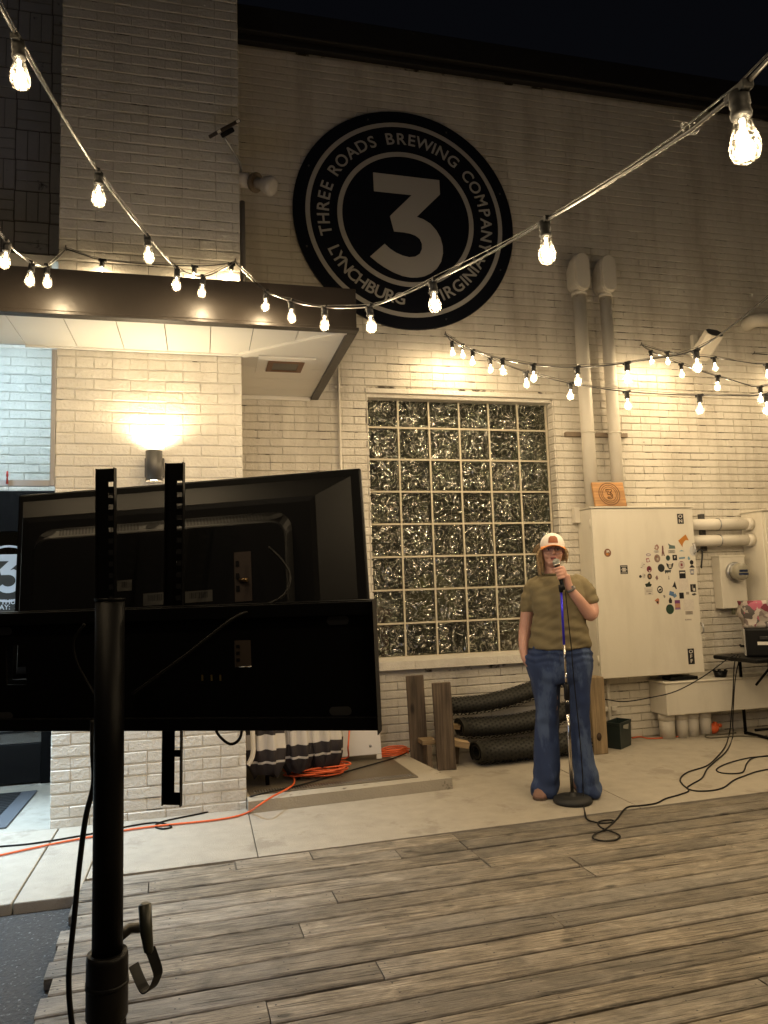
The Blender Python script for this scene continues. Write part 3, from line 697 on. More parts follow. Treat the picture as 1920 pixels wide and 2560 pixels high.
dm = MB(); ringpoly(dm, None, .205, .222, Mx); fill_poly(dm, three_outline(.30), Mx, .001); dm.build('emblem', M['decalwhite'], dec)
for txt, px in (('THURS', (0,1506)), ('AY:  3PM', (0,1519))):
    q = PY(*px, BY-.004); text_mesh(txt, .052, .0005, onwall(q.x+(.005 if txt=='THURS' else -.005),BY-.0040,q.z), .0008, 'LEFT').build('lettering', M['decalwhite'], dec)
dmt = empty('door_mat', (-2.75,-.7,.0), 'black ribbed rubber door mat on the entrance floor', 'mat')
q0 = PZ(56,2020,.01)
c_ = MB(); c_.bevbox((-3.7,-1.05,.0005),(q0.x,-.15,.012), .004); c_.build('border', mat('mat_border', (.09,.095,.105), .7), dmt)
for i in range(18):
    y = -.98+i*.045; c_ = MB(); c_.bevbox((-3.62,y,.0125),(q0.x-.10,y+.024,.019), .004); c_.build('rib', M['rubber'], dmt)

# ------------------------------------------------------------------ round sign
sgc = V((.392,WY-.002,4.672)); SR = 1.022
sg = empty('round_sign', (sgc.x,WY-.02,sgc.z-SR), 'large black round sign with a white number three and ring lettering on the brick wall', 'sign')
c_ = MB(); Mx = onwall(sgc.x, WY-.006, sgc.z); c_.lathe([(0.001,0),(SR,0),(SR,.014),(SR-.004,.018),(0.001,.018)], 96, Mx, smooth=False); c_.build('disc', M['signblack'], sg)
Mx = onwall(sgc.x, WY-.0242, sgc.z)
for r0, r1 in ((.872,.912),(.588,.632)): c_ = MB(); ringpoly(c_, None, r0, r1, Mx, 96, 0, .002); c_.build('ring', M['signwhite'], sg)
TR3 = [(622,458),(1065,510),(1070,605),(915,755),(960,772),(1005,800),(1045,845),(1073,895),(1088,950),(1090,1000),(1078,1055),(1050,1100),(1010,1132),(965,1153),(920,1161),(875,1161),(820,1151),(760,1127),(700,1094),(650,1059),(603,1020),(700,935),(735,967),(775,994),(820,1014),(865,1025),(905,1021),(935,1002),(949,970),(949,935),(935,903),(905,880),(870,867),(830,859),(790,855),(762,853),(735,750),(880,610),(628,583)]
c_ = MB(); P3 = [PY(700+x*620/1659, 260+y*600/1605, WY-.0242) for x, y in TR3]; fill_poly(c_, [(q.x-sgc.x,q.z-sgc.z) for q in P3][::-1], Mx, .002); c_.build('numeral', M['signwhite'], sg)
def arc_text(txt, a0, a1, r, size, inward=False):
    # letters spaced by their width between the angles a0 and a1
    wd = {'I':.34,' ':.52,'W':1.12,'M':1.02,'O':.98,'G':.95,'C':.88,'D':.90,'N':.92,'A':.90,'V':.88,'Y':.82,'E':.72,'L':.66,'S':.74,'T':.74,'R':.80,'B':.82,'H':.90,'P':.76,'U':.88}
    W = [wd.get(c,.8) for c in txt]; tot = sum(W)-W[0]/2-W[-1]/2; acc = -W[0]/2
    for ch, w_ in zip(txt, W):
        acc += w_/2; t = acc/tot; a = radians(a0+(a1-a0)*t); acc += w_/2
        if ch == ' ': continue
        rot = a-pi/2 if not inward else a+pi/2
        mm = Mx @ Matrix.Translation((r*cos(a),r*sin(a),.001)) @ Matrix.Rotation(rot,4,'Z')
        text_mesh(ch, size, .001, mm, .0022).build('letter', M['signwhite'], sg)
arc_text('THREE ROADS BREWING COMPANY', 193, -16, .752, .152)
arc_text('LYNCHBURG', 207, 263, .752, .152, True)
arc_text('VIRGINIA', 288, 332, .752, .152, True)
for a in (20,65,110,155,200,245,290,335):
    c_ = MB(); c_.lathe([(.009,0),(.009,.003),(.005,.005)], 8, Mx @ Matrix.Translation((.965*cos(radians(a)),.965*sin(radians(a)),0))); c_.build('bolt', M['grey'], sg)

# ------------------------------------------------------------------ wall sconce
q = PY(385,1164,PYF-.085)
sco = empty('wall_sconce', (q.x,PYF,q.z-.12), 'grey cylinder up and down wall sconce lit on the brick pier', 'lamp')
SCY = PYF-.085; top, bot = PY(385,1128,SCY).z, PY(385,1203,SCY).z
c_ = MB(); c_.lathe([(.046,top-.012),(.050,top),(.0525,top),(.0525,bot),(.050,bot),(.046,bot+.012)], 28, Matrix.Translation((q.x,SCY,0))); c_.build('cylinder', mat('sconce_grey', (.085,.082,.078), .42, metal=.4), sco)
c_ = MB(); c_.bevbox((q.x-.062,PYF-.030,(top+bot)/2-.065),(q.x+.062,PYF-.0005,(top+bot)/2+.065), .006); c_.build('backplate', M['grey'], sco)
for z_, nm in ((top-.014,'upper'),(bot+.012,'lower')):
    c_ = MB(); c_.lathe([(.044,z_),(.044,z_+.002)], 24, Matrix.Translation((q.x,SCY,0))); c_.build('lens', emis('sconce_lens_'+nm, (1,.86,.62), 14.), sco)
for z_, rx, en in ((top+.004, pi, 6.5), (bot-.004, 0, 11)):
    l = bpy.data.lights.new('sconce_light', 'SPOT'); l.energy = en; l.spot_size = radians(150); l.spot_blend = .85; l.shadow_soft_size = .03; l.color = (1.,.80,.50)
    o = bpy.data.objects.new('sconce_light', l); col.objects.link(o); o.parent = sco; o.location = V((q.x,SCY,z_))-V(sco.location); o.rotation_euler = (rx,0,0)

# ------------------------------------------------------------------ pipes and boxes on the wall
def conduit(px_top, px_bot, X, r, zt, zb, label):
    e = empty('service_conduit', (X,WY-.09,zb), label, 'pipe', 'service conduits on the brick wall')
    yc = WY-.10; lean = 0
    c_ = MB(); c_.tube([(X,yc,zb),(X,yc,zt)], r, 18); c_.build('pipe', M['cream_pipe'], e)
    c_ = MB(); c_.tube([(X,yc,zt-.04),(X,yc,zt-.005)], r*1.18, 18); c_.build('collar', M['cream_pipe'], e); c_ = MB(); c_.tube([(X,yc,(zb+zt)/2+.1),(X,yc,(zb+zt)/2+.15)], r*1.06, 18); c_.build('collar', M['cream_pipe'], e)
    # weatherhead: a hood with rounded ends, its cover plate facing out
    def stadium(hw, z0, z1, n=9): return [(hw*cos(radians(-180*i/n)),z0+hw+hw*sin(radians(-180*i/n))) for i in range(n+1)]+[(hw*cos(radians(180-180*i/n)),z1-hw+hw*sin(radians(180-180*i/n))) for i in range(n+1)][::1][::-1][::-1]
    def ring(hw, z0, z1, dx, y): 
        P = [(hw*cos(radians(180+180*i/10)),z0+hw+hw*sin(radians(180+180*i/10))) for i in range(11)]+[(hw*cos(radians(180*i/10)),z1-hw+hw*sin(radians(180*i/10))) for i in range(11)]
        return [V((X+dx+x,y,z)) for x, z in P]
    hd = MB(); hd.rings([ring(.060,zt+.02,zt+.27,-.01,WY-.012), ring(.074,zt-.01,zt+.33,-.005,yc+.02), ring(.078,zt-.02,zt+.345,.0,yc-.07), ring(.074,zt-.016,zt+.341,.0,yc-.085)], smooth=False); h = hd.build('weatherhead', M['cream_pipe'], e)
    lid = MB(); lid.rings([ring(.070,zt-.010,zt+.335,.0,yc-.0855), ring(.070,zt-.010,zt+.335,.0,yc-.098), ring(.064,zt-.004,zt+.329,.0,yc-.104)], smooth=False); lid.build('cover', M['cream_pipe'], h)
    return e
conduit(0,0,2.005,.060,4.075,2.062,'white service conduit with hooded weatherhead beside the round sign')
conduit(0,0,2.275,.055,4.075,2.052,'white service conduit with hooded weatherhead, farther from the round sign')
st = empty('strut_channel', (2.13,WY,2.72), 'rusty strut channel clamping the two white conduits to the wall', 'bracket')
c_ = MB(); c_.bevbox((1.82,WY-.042,2.722),(2.45,WY-.001,2.763), .003); c_.build('channel', mat('rusty', (.22,.17,.12), .7, bump=.3, var=.3, vscale=20), st)
for X in (2.005,2.275):
    c_ = MB(); c_.tube([V((X+.066*cos(a),WY-.10+.066*sin(a),2.742)) for a in [radians(i*15+0) for i in range(-2-10,3)]], .006, 6); c_.build('clamp', M['cream_pipe'], st)
tc_ = MB(); tc_.tube([(-.268,WY-.018,3.34),(-.268,WY-.018,.62)], .012, 10); tc_.bevbox((-.30,WY-.02,2.0),(-.236,WY-.001,2.02), .002); tc_.bevbox((-.30,WY-.02,3.1),(-.236,WY-.001,3.12), .002)
tag(tc_.build('thin_conduit', M['cream_pipe']), 'thin white conduit running down the brick wall beside the canopy end', 'pipe')
# short elbow of pipe entering at the right edge
eb = MB(); b_ = PY(1893,800,WY-.12); eb.tube(smooth_path([b_+V((-.02,.14,-.01)),b_+V((-.03,.04,-.005)),b_+V((.02,.0,0)),b_+V((.16,-.0,.01)),b_+V((.6,0,.01))],6), .065, 16)
eb.tube([b_+V((.17,0,.01)),b_+V((.20,0,.01))], .072, 16)
tag(eb.build('elbow_pipe', M['cream_pipe']), 'fat white elbow pipe coming out of the wall high up', 'pipe')
# white tilted box on a bracket (wall speaker)
sp = empty('wall_speaker', (3.3,WY,3.55), 'white tilted box speaker on a bracket beside the conduits', 'speaker')
c_ = MB(); a_ = PY(1737,862,WY-.03); c_.bevbox((a_.x-.028,WY-.045,a_.z-.10),(a_.x+.028,WY-.001,a_.z+.10), .006); c_.tube([(a_.x,WY-.04,a_.z),(a_.x+.06,WY-.11,a_.z-.02)], .015, 8); c_.build('bracket', M['cream'], sp)
t_, bt = PY(1786,832,WY-.42), PY(1748,893,WY-.20)
ax = (t_-bt).normalized(); rx = V((1,-.35,.12)); rx = (rx-ax*rx.dot(ax)).normalized(); ny = ax.cross(rx)
Mb = Matrix.Translation((t_+bt)/2) @ Matrix((rx,ny,ax)).transposed().to_4x4(); Lh = (t_-bt).length/2
poly = [(-.085,-.03),(-.05,-.055),(.05,-.055),(.085,-.03),(.085,.03),(.05,.055),(-.05,.055),(-.085,.03)]
c_ = MB(); c_.prism(poly, -Lh, Lh, Mb); c_.build('case', M['cream'], sp)
c_ = MB(); c_.prism([(x*.9,y*.9) for x, y in poly], Lh+.0005, Lh+.004, Mb); c_.build('grille', mat('grille', (.06,.06,.065), .6), sp)
# flood light with sensor panel at the corner of the pier
fl = empty('flood_light', (-1.1,PYF+.06,4.6), 'unlit flood lamp with a slanted sensor panel on a thin arm by the pier corner', 'lamp')
fy = PYF+.06; j_ = PY(625,452,fy)
c_ = MB(); c_.tube([(PX1-.004,fy,j_.z),(PX1+.075,fy-.01,j_.z-.005)], .052, 16); c_.build('junction_box', M['oldbrick'], fl)
e0, e1 = PY(632,455,fy-.02), PY(682,466,fy-.12); dv = (e1-e0)
c_ = MB(); c_.tube([e0, e0+dv*.12, e0+dv*.2], [.062,.070,.070], 18); c_.build('collar', mat('brown_metal', (.12,.085,.05), .5), fl)
c_ = MB(); c_.tube([e0+dv*.2, e0+dv*.45, e0+dv*.62, e0+dv*.85, e0+dv*1.0, e0+dv*1.04], [.037,.040,.060,.068,.063,.04], 18); c_.build('lamp_head', mat('frost', (.36,.34,.32), .3), fl)
arm = smooth_path([PY(603,428,fy-.02), PY(598,405,fy-.08), PY(572,362,fy-.22), PY(562,345,fy-.26)], 5)
c_ = MB(); c_.tube(arm, .009, 8); c_.build('arm', M['alu'], fl)
a0, a1 = PY(531,338,fy-.32), PY(592,305,fy-.24); dv = (a1-a0).normalized(); tv = V((.05,-.12,1.)); tv = (tv-dv*tv.dot(dv)).normalized(); nv = tv.cross(dv)
Mp = Matrix.Translation((a0+a1)/2) @ Matrix((dv,nv,tv)).transposed().to_4x4(); h_ = (a1-a0).length/2
c_ = MB(); c_.bevbox((-h_,-.045,-.012),(h_,.045,.012), .005, Mp); c_.build('sensor_panel', mat('panel_brown', (.035,.026,.022), .4), fl)
for s_ in (-1,1):
    c_ = MB(); c_.box((s_*h_*.78-.016,-.0475,-.009),(s_*h_*.78+.016,-.0452,.009), Mp); c_.build('indicator', M['white'], fl)
c_ = MB(); c_.bevbox((-.04,-.04,-.045),(.04,.03,-.0125), .008, Mp); c_.build('mount', M['black'], fl)
pc = MB(); pc.tube([(PX1+.022,PYF+.06,PY(612,505,PYF+.06).z),(PX1+.022,PYF+.06,3.27)], .020, 12); tag(pc.build('corner_conduit', mat('grey_pipe', (.14,.13,.12), .5)), 'short dark conduit running down the side of the pier below the flood light', 'pipe')
# ------------------------------------------------------------------ electrical cabinet with stickers
KY = -.365; KX0, KX1, KZ0, KZ1 = 1.905, 2.925, .565, 2.046
cab = empty('electrical_cabinet', (2.4,WY,KZ0), 'tall white metal electrical cabinet covered in stickers, with ON and OFF signs', 'cabinet')
c_ = MB(); c_.bevbox((KX0,KY+.024,KZ0+.01),(KX1-.01,WY-.001,KZ1-.01), .004); c_.bevbox((KX0-.01,KY-.012,KZ1-.009),(KX1+.012,WY-.002,KZ1+.004), .002); c_.build('body', M['cream'], cab)
c_ = MB(); c_.bevbox((KX0+.003,KY,KZ0),(KX1,KY+.022,KZ1-.014), .005); c_.build('door', M['cream'], cab)
for z_ in (1.90,1.27,.72):
    c_ = MB(); c_.tube([(KX0+.004,KY+.030,z_-.04),(KX0+.004,KY+.030,z_+.04)], .010, 10); c_.build('hinge', M['cream_pipe'], cab)
c_ = MB(); c_.bevbox((KX0-.055,WY-.06,KZ1-.12),(KX0-.001,WY-.002,KZ1+.02), .003); c_.build('bracket', M['cream_pipe'], cab)
for px in ((1735,1372),(1755,1570)):
    q = PY(*px, KY-.012); c_ = MB(); c_.tube([q+V((0,.01,.045)),q+V((0,-.014,.04)),q+V((.004,-.016,-.03)),q+V((.004,.01,-.045))], .0075, 8); c_.build('latch', M['alu'], cab)
q = PY(1744,1388,KY+.03); c_ = MB(); c_.tube(smooth_path([q+V((.0,0,.03)),q+V((.02,0,.05)),q+V((.052,0,.03)),q+V((.03,0,-.10)),q+V((.03,0,-.11))],4), .008, 8); c_.build('hasp', M['rubber'], cab)
SY = KY-.0006
_sm = {}
def smat(c):
    if c not in _sm: _sm[c] = mat('sticker_%d' % len(_sm), c, .45, var=.18, vscale=60)
    return _sm[c]
BK, WH, DG, TEAL, RED, BLU, PUR, GRY, ORG, BRN = (.012,.012,.013),(.62,.58,.52),(.02,.045,.035),(.10,.15,.14),(.20,.025,.035),(.08,.15,.32),(.17,.05,.17),(.22,.20,.17),(.48,.19,.03),(.20,.09,.05)
def pxm(x, y): return PY(x, y, SY)
def sticker(px, wpx, hpx, shape, c, marks=(), rot=0., seed=0):
    """a flat sticker of wpx x hpx photo pixels on the door, with small printed marks (dx,dy,w,h,colour) in parts of its size"""
    q = pxm(*px); k = .0038; w_, h_ = wpx*k/2, hpx*k/2; rn = random.Random(seed+int(px[0]*7+px[1]))
    if shape == 'c': P = [(w_*cos(2*pi*i/24),h_*sin(2*pi*i/24)) for i in range(24)]
    elif shape == 'r': P = [(-w_,-h_),(w_,-h_),(w_,h_),(-w_,h_)]
    elif shape == 'b': P = [(w_*cos(2*pi*i/14)*rn.uniform(.55,1.05),h_*sin(2*pi*i/14)*rn.uniform(.55,1.05)) for i in range(14)]
    else: P = [(x*w_,y*h_) for x, y in shape]
    Mx = onwall(q.x, SY, q.z) @ Matrix.Rotation(rot,4,'Z')
    mb = MB(); n = len(P); mb.add([Mx @ V((x,y,.0004)) for x, y in P]+[Mx @ V((x,y,-.0004)) for x, y in P], [tuple(range(n))]+[(i+n,(i+1)%n+n,(i+1)%n,i) for i in range(n)])
    s = mb.build('sticker', smat(c), cab)
    by = {}
    for dx, dy, a, b, cc in marks: by.setdefault(cc, []).append((dx,dy,a,b))
    lv = 0
    for cc, ms in by.items():
        mb = MB(); lv += 1
        for dx, dy, a, b in ms: mb.box((dx*w_-a*w_,dy*h_-b*h_,.0004),(dx*w_+a*w_,dy*h_+b*h_,.0004+.0003*lv), Mx)
        mb.build('print', smat(cc), s)
    return s
def bars(c, n=3, w_=.7): return [(0, .6-1.2*i/(n-1), w_*(1-.25*(i%2)), .35/n, c) for i in range(n)]
for txt, px, hh in (('ON', (1701,1297), 24), ('OFF', (1728,1641), 36)):
    s = sticker(px, 17 if txt=='ON' else 17, hh, 'r', BK); q = pxm(*px)
    for i, ch in enumerate(txt):
        zz = q.z + ((len(txt)-1)/2-i)*.041
        text_mesh(ch, .044, .0003, onwall(q.x,SY-.0008,zz) @ Matrix.Diagonal((1.15,.95,1,1)), .0008).build('lettering', smat(WH), s)
q = pxm(1711,1352)
sticker((1709,1352), 29, 30, ((-1,.05),(.45,1),(1,.05),(.45,.12),(.05,-.15),(-.2,-.55),(-.3,-1)), ORG)
sticker((1733,1377), 20, 24, 'c', (.56,.55,.54))
sticker((1519,1382), 18, 19, 'c', BRN, [(.1,.3,.4,.3,WH),(-.1,-.35,.3,.25,ORG),(.15,.1,.12,.12,BK)])
sticker((1560,1424), 19, 20, 'r', BK, [(0,.75,.8,.05,WH),(0,-.75,.8,.05,WH),(0,.3,.5,.12,WH),(0,0,.5,.1,WH),(0,-.3,.5,.12,WH),(-.75,0,.08,.12,WH),(.75,0,.08,.12,WH)])
sticker((1641,1368), 14, 16, 'b', (.30,.17,.13), [(0,-.1,.3,.3,WH)]); sticker((1641,1379), 14, 5, 'r', (.5,.47,.43), bars(BK,2))
sticker((1657,1377), 9, 24, ((-.3,1),(.4,1),(.5,.4),(.4,0),(1,-1),(.3,-1),(0,-.4),(-.4,-1),(-.9,-1),(-.5,0)), (.14,.05,.045))
sticker((1679,1365), 19, 13, ((-1,1),(-.2,.35),(.9,.1),(1,-1),(-.9,-1),(-.7,-.2)), TEAL); sticker((1679,1379), 19, 8, 'r', (.40,.37,.32), bars((.10,.10,.09),3))
sticker((1704,1377), 15, 4, ((-1,-.6),(0,1),(1,-.6)), (.16,.30,.38))
sticker((1621,1387), 13, 7, 'c', (.30,.24,.30), [(0,0,.5,.4,WH)])
sticker((1620,1401), 13, 13, 'b', (.30,.10,.12), [(0,0,.4,.4,WH)])
sticker((1643,1396), 16, 19, 'c', (.24,.17,.14), [(.1,-.2,.3,.3,(.42,.38,.30)),(-.3,.4,.3,.2,BRN)])
sticker((1670,1395), 11, 13, 'c', DG); sticker((1687,1394), 12, 13, 'r', BK, [(-.15,.1,.12,.4,WH),(.15,.2,.12,.35,WH)])
sticker((1705,1395), 16, 4, 'r', (.14,.25,.34), rot=.08); sticker((1722,1396), 9, 10, 'b', (.16,.30,.40))
sticker((1607,1415), 16, 18, 'b', (.60,.56,.50), [(-.5,-.4,.3,.08,GRY),(.4,.4,.3,.08,GRY),(0,0,.2,.1,GRY)])
sticker((1623,1423), 13, 15, 'c', (.17,.02,.04), [(0,0,.2,.5,BK),(.1,-.55,.3,.2,WH)])
sticker((1653,1420), 18, 19, 'c', (.022,.026,.026))
sticker((1675,1415), 20, 15, ((-1,.8),(-.7,.9),(-.4,.5),(.4,.5),(.7,.9),(1,.8),(.7,-.3),(.3,-1),(-.3,-1),(-.7,-.3)), BK, [(0,-.1,.35,.5,(.45,.42,.34))])
sticker((1670,1430), 17, 9, ((-1,1),(1,1),(.9,.2),(.7,-.6),(.6,.2),(.3,-.5),(.1,.1),(-.2,-.9),(-.3,0),(-.6,-.4),(-.9,-1)), (.03,.04,.04)); sticker((1672,1444), 5, 8, ((-.3,1),(.3,1),(.3,-.4),(1,-1),(-1,-1),(-.3,-.4)), GRY)
s_ = sticker((1704,1412), 18, 19, 'c', (.50,.44,.40), [(0,.78,.4,.08,RED),(0,-.78,.4,.08,RED),(0,0,.28,.35,RED)])
sticker((1729,1406), 10, 11, 'c', BK); sticker((1730,1416), 15, 6, ((-1,-1),(-.3,1),(.3,1),(1,-1)), BK); sticker((1730,1430), 15, 15, 'b', (.30,.31,.36), [(0,.7,.8,.1,BK),(.1,0,.4,.3,WH),(0,-.7,.6,.1,BK)])
sticker((1706,1436), 17, 19, 'r', BK, [(0,.45,.8,.16,WH)])
sticker((1601,1441), 8, 9, 'b', BK); sticker((1610,1440), 15, 16, 'b', (.58,.54,.48), [(0,0,.1,.5,GRY),(.3,.2,.1,.3,GRY)])
sticker((1624,1441), 12, 14, 'c', (.05,.03,.02), [(0,0,.4,.4,(.35,.22,.12))]); sticker((1642,1444), 8, 13, 'b', (.20,.12,.11))
sticker((1621,1461), 18, 13, ((-1,.1),(-.7,.3),(-.2,.4),(.2,1),(.5,.9),(.5,.3),(1,0),(.7,-.8),(-.7,-.9)), (.012,.022,.012))
sticker((1622,1478), 22, 18, 'r', (.55,.51,.45), [(-.4,.3,.3,.06,GRY),(.3,.3,.4,.06,GRY),(0,-.1,.7,.06,GRY),(.2,-.6,.3,.15,GRY)])
s_ = sticker((1650,1474), 15, 17, 'c', BK); 
mb = MB(); qq = pxm(1650,1474); mb.lathe([(.001,0),(.021,0),(.021,.0003),(.001,.0003)], 20, onwall(qq.x,SY-.0006,qq.z)); mb.build('print', smat(WH), s_)
mb = MB(); mb.box((-.016,-.005,.0004),(.016,.005,.0007), onwall(qq.x,SY-.0006,qq.z) @ Matrix.Rotation(.4,4,'Z')); mb.lathe([(.001,.0004),(.008,.0004),(.008,.0007),(.001,.0007)], 14, onwall(qq.x,SY-.0006,qq.z)); mb.build('print', smat(BK), s_)
sticker((1686,1463), 13, 19, ((.3,1),(.6,0),(.9,-.9),(.5,-1),(.2,-.6),(-.2,-.4),(-1,-.5),(-.5,.0)), (.02,.02,.022))
sticker((1709,1461), 26, 28, 'r', (.60,.55,.49)); sticker((1733,1470), 15, 18, 'r', BK, [(-.2,.1,.25,.6,GRY),(.3,-.4,.35,.35,WH)])
sticker((1679,1484), 12, 10, 'r', (.10,.19,.36), rot=-.3); sticker((1687,1489), 9, 8, 'r', (.14,.24,.38), rot=.5)
sticker((1704,1489), 12, 14, 'r', BK); sticker((1719,1483), 8, 6, 'r', (.30,.26,.22)); sticker((1735,1486), 15, 7, 'b', (.06,.055,.05))
sticker((1661,1491), 7, 8, 'b', GRY); sticker((1643,1503), 13, 15, ((-1,.3),(.4,1),(.9,.5),(.7,-.2),(.5,-1),(-.1,-.8),(-.3,-.3)), (.40,.16,.08), [(.1,-.3,.4,.3,BK)])
sticker((1676,1501), 9, 13, ((-.8,-1),(.8,-1),(1,0),(.3,1),(-.3,1),(-1,0)), (.025,.022,.022)); sticker((1694,1512), 14, 22, 'r', PUR, [(0,-.15,1,.45,(.42,.22,.13)),(0,-.85,.9,.12,(.25,.15,.30))])
sticker((1675,1523), 21, 23, 'c', (.025,.055,.035)); sticker((1722,1512), 28, 25, 'r', (.60,.555,.50)); sticker((1723,1532), 20, 8, 'r', (.34,.30,.25), bars((.14,.125,.11),3)); sticker((1721,1549), 18, 4, 'r', (.50,.46,.40), [(-.8,0,.1,.6,GRY),(.1,0,.6,.25,GRY)])

# wooden plaque leaning on the wall on top of the cabinet
plq = empty('wooden_plaque', (2.1,-.26,KZ1+.005), 'square wooden plaque carved with a ringed number three on top of the cabinet', 'plaque')
b0, b1 = V((1.96,-.315,KZ1+.0055)), V((2.265,-.315,KZ1+.0055)); tilt = .20
Mp = Matrix.Translation((2.112,-.352,KZ1+.0062)) @ Matrix.Rotation(-tilt,4,'X')
c_ = MB(); c_.bevbox((-.155,-.010,0),(.155,.010,.225), .003, Mp); c_.build('board', M['plaquewood'], plq)
cm = mat('carved', (.14,.065,.026), .7); Mc = Mp @ Matrix.Translation((.0,-.0104,.113)) @ FACE
for r0, r1 in ((.098,.106),(.080,.086),(.064,.070)): c_ = MB(); ringpoly(c_, None, r0, r1, Mc, 40, 0, .001); c_.build('carved_ring', cm, plq)
P3 = three_outline(.088); c_ = MB(); c_.tube([Mc @ V((x,y,.001)) for x, y in P3+[P3[0]]], .0042, 5); c_.build('carved_numeral', cm, plq)

# electric meter, second cabinet, pipes between them
mt = empty('electric_meter', (3.4,WY,1.1), 'white meter box with a round glass electric meter on its front', 'meter')
c_ = MB(); c_.bevbox((3.272,WY-.115,1.11),(3.545,WY-.001,1.592), .006); c_.bevbox((3.268,WY-.120,1.586),(3.549,WY-.0012,1.602), .003); c_.build('box', M['cream'], mt)
q = PY(1835,1430,WY-.12); Mm = Matrix.Translation((q.x,WY-.116,q.z)) @ Matrix.Rotation(pi/2,4,'X')
c_ = MB(); c_.lathe([(.088,0),(.092,.012),(.092,.03),(.082,.036)], 30, Mm); c_.build('ring', M['alu'], mt)
c_ = MB(); c_.lathe([(.080,.036),(.080,.085),(.076,.118),(.066,.128),(.001,.129)], 30, Mm); c_.build('meter_glass', mat('meter', (.30,.28,.22), .15, coat=.6), mt)
c_ = MB(); c_.box((q.x-.045,WY-.2475,q.z-.002),(q.x+.045,WY-.2460,q.z+.018)); c_.box((q.x-.05,WY-.2475,q.z-.03),(q.x+.05,WY-.2460,q.z-.012)); c_.build('display', mat('meter_display', (.02,.03,.07), .3), mt)
c_ = MB(); c_.tube([(3.42,WY-.06,1.108),(3.42,WY-.06,1.05)], .018, 10); c_.build('nipple', mat('greenish', (.16,.16,.10), .6), mt)
sb = empty('side_cabinet', (4.2,WY,.95), 'plain white metal cabinet past the electric meter behind the folding table', 'cabinet')
c_ = MB(); c_.bevbox((3.635,WY-.27,.95),(4.75,WY-.001,2.0), .006); c_.bevbox((3.625,WY-.295,2.001),(4.76,WY-.0012,2.016), .003); c_.build('body', M['cream'], sb)
c_ = MB(); c_.bevbox((3.655,WY-.292,.97),(4.73,WY-.271,1.985), .005); c_.build('door', M['cream'], sb)
for z_, nm in ((1.892,'upper'),(1.742,'lower')):
    e = empty('cross_conduit', (3.28,WY-.13,z_), '%s of the two short fat white conduits joining the cabinets' % nm, 'pipe', 'conduits between the cabinets')
    c_ = MB(); c_.tube([(KX1-.005,WY-.13,z_),(3.66,WY-.13,z_)], .052, 18); c_.build('pipe', M['cream_pipe'], e)
    c_ = MB(); c_.tube([(3.57,WY-.13,z_),(3.634,WY-.13,z_)], .060, 18); c_.build('collar', M['cream_pipe'], e)
    c_ = MB(); c_.tube([V((3.27,WY-.13+.0555*cos(a),z_+.0555*sin(a))) for a in [2*pi*i/20 for i in range(21)]], .005, 6); c_.build('strap', M['alu'], e)
c_ = MB(); c_.bevbox((3.16,WY-.05,1.65),(3.20,WY-.001,2.0), .003); tag(c_.build('pipe_rail', M['grey']), 'short upright grey rail holding the two fat conduits', 'bracket')

# low trough box with pipes below it
tr = empty('wiring_trough', (3.4,WY,0), 'low long white metal trough on the wall standing on four fat pipes', 'trough')
TX0, TZ0, TZ1, TY = 2.515, .215, .488, -.375
c_ = MB(); c_.bevbox((TX0,TY,TZ0),(4.9,WY-.001,TZ1), .008); c_.bevbox((TX0-.012,TY-.012,TZ1+.0005),(4.91,WY-.0012,TZ1+.014), .004); c_.build('box', M['cream'], tr)
for px in (1664,1700,1727,1758):
    q = PZ(px,1832,0); X = PY(px,1800,-.22).x
    c_ = MB(); c_.tube([(X,-.235,-.002),(X,-.235,TZ0-.001)], .066 if px == 1664 else .056, 18); c_.tube([(X,-.235,TZ0-.06),(X,-.235,TZ0-.002)], .072 if px == 1664 else .060, 18); c_.build('pipe', M['cream_pipe'], tr)
ash = MB(); q = PZ(1800,1683,TZ1+.015); q = V((PY(1800,1675,-.28).x,-.28,TZ1+.0148)); n_ = 24
ash.lathe([(.048,0),(.060,.05),(.054,.05),(.046,.012),(.001,.012)], 24, Matrix.Translation(q))
for i in range(6):
    a = 2*pi*i/6; ash.bevbox((-.014,-.008,.048),(.014,.008,.064), .003, Matrix.Translation(q+V((.056*cos(a),.056*sin(a),0))) @ Matrix.Rotation(a+pi/2,4,'Z'))
tag(ash.build('ashtray', M['black']), 'black notched ashtray on the lid of the trough', 'ashtray')
c_ = MB(); c_.bevbox((2.60,-.33,TZ1+.0148),(2.88,-.20,TZ1+.045), .006); tag(c_.build('flat_box', M['black']), 'flat black box lying on the trough below the cabinet', 'box')
# small upright pipe with clamps by the post
up_ = empty('upright_pipe', (1.99,WY,0), 'thin white upright pipe with clamps below the cabinet', 'pipe')
X = PY(1524,1780,WY-.03).x; c_ = MB(); c_.tube([(X,WY-.03,-.001),(X,WY-.03,KZ0+.012)], .014, 10); c_.build('pipe', M['cream_pipe'], up_)
for s_ in (-1,1): c_ = MB(); c_.bevbox((X+s_*.045-.028,WY-.045,.255),(X+s_*.045+.028,WY-.002,.295), .006); c_.build('clamp', M['cream_pipe'], up_)

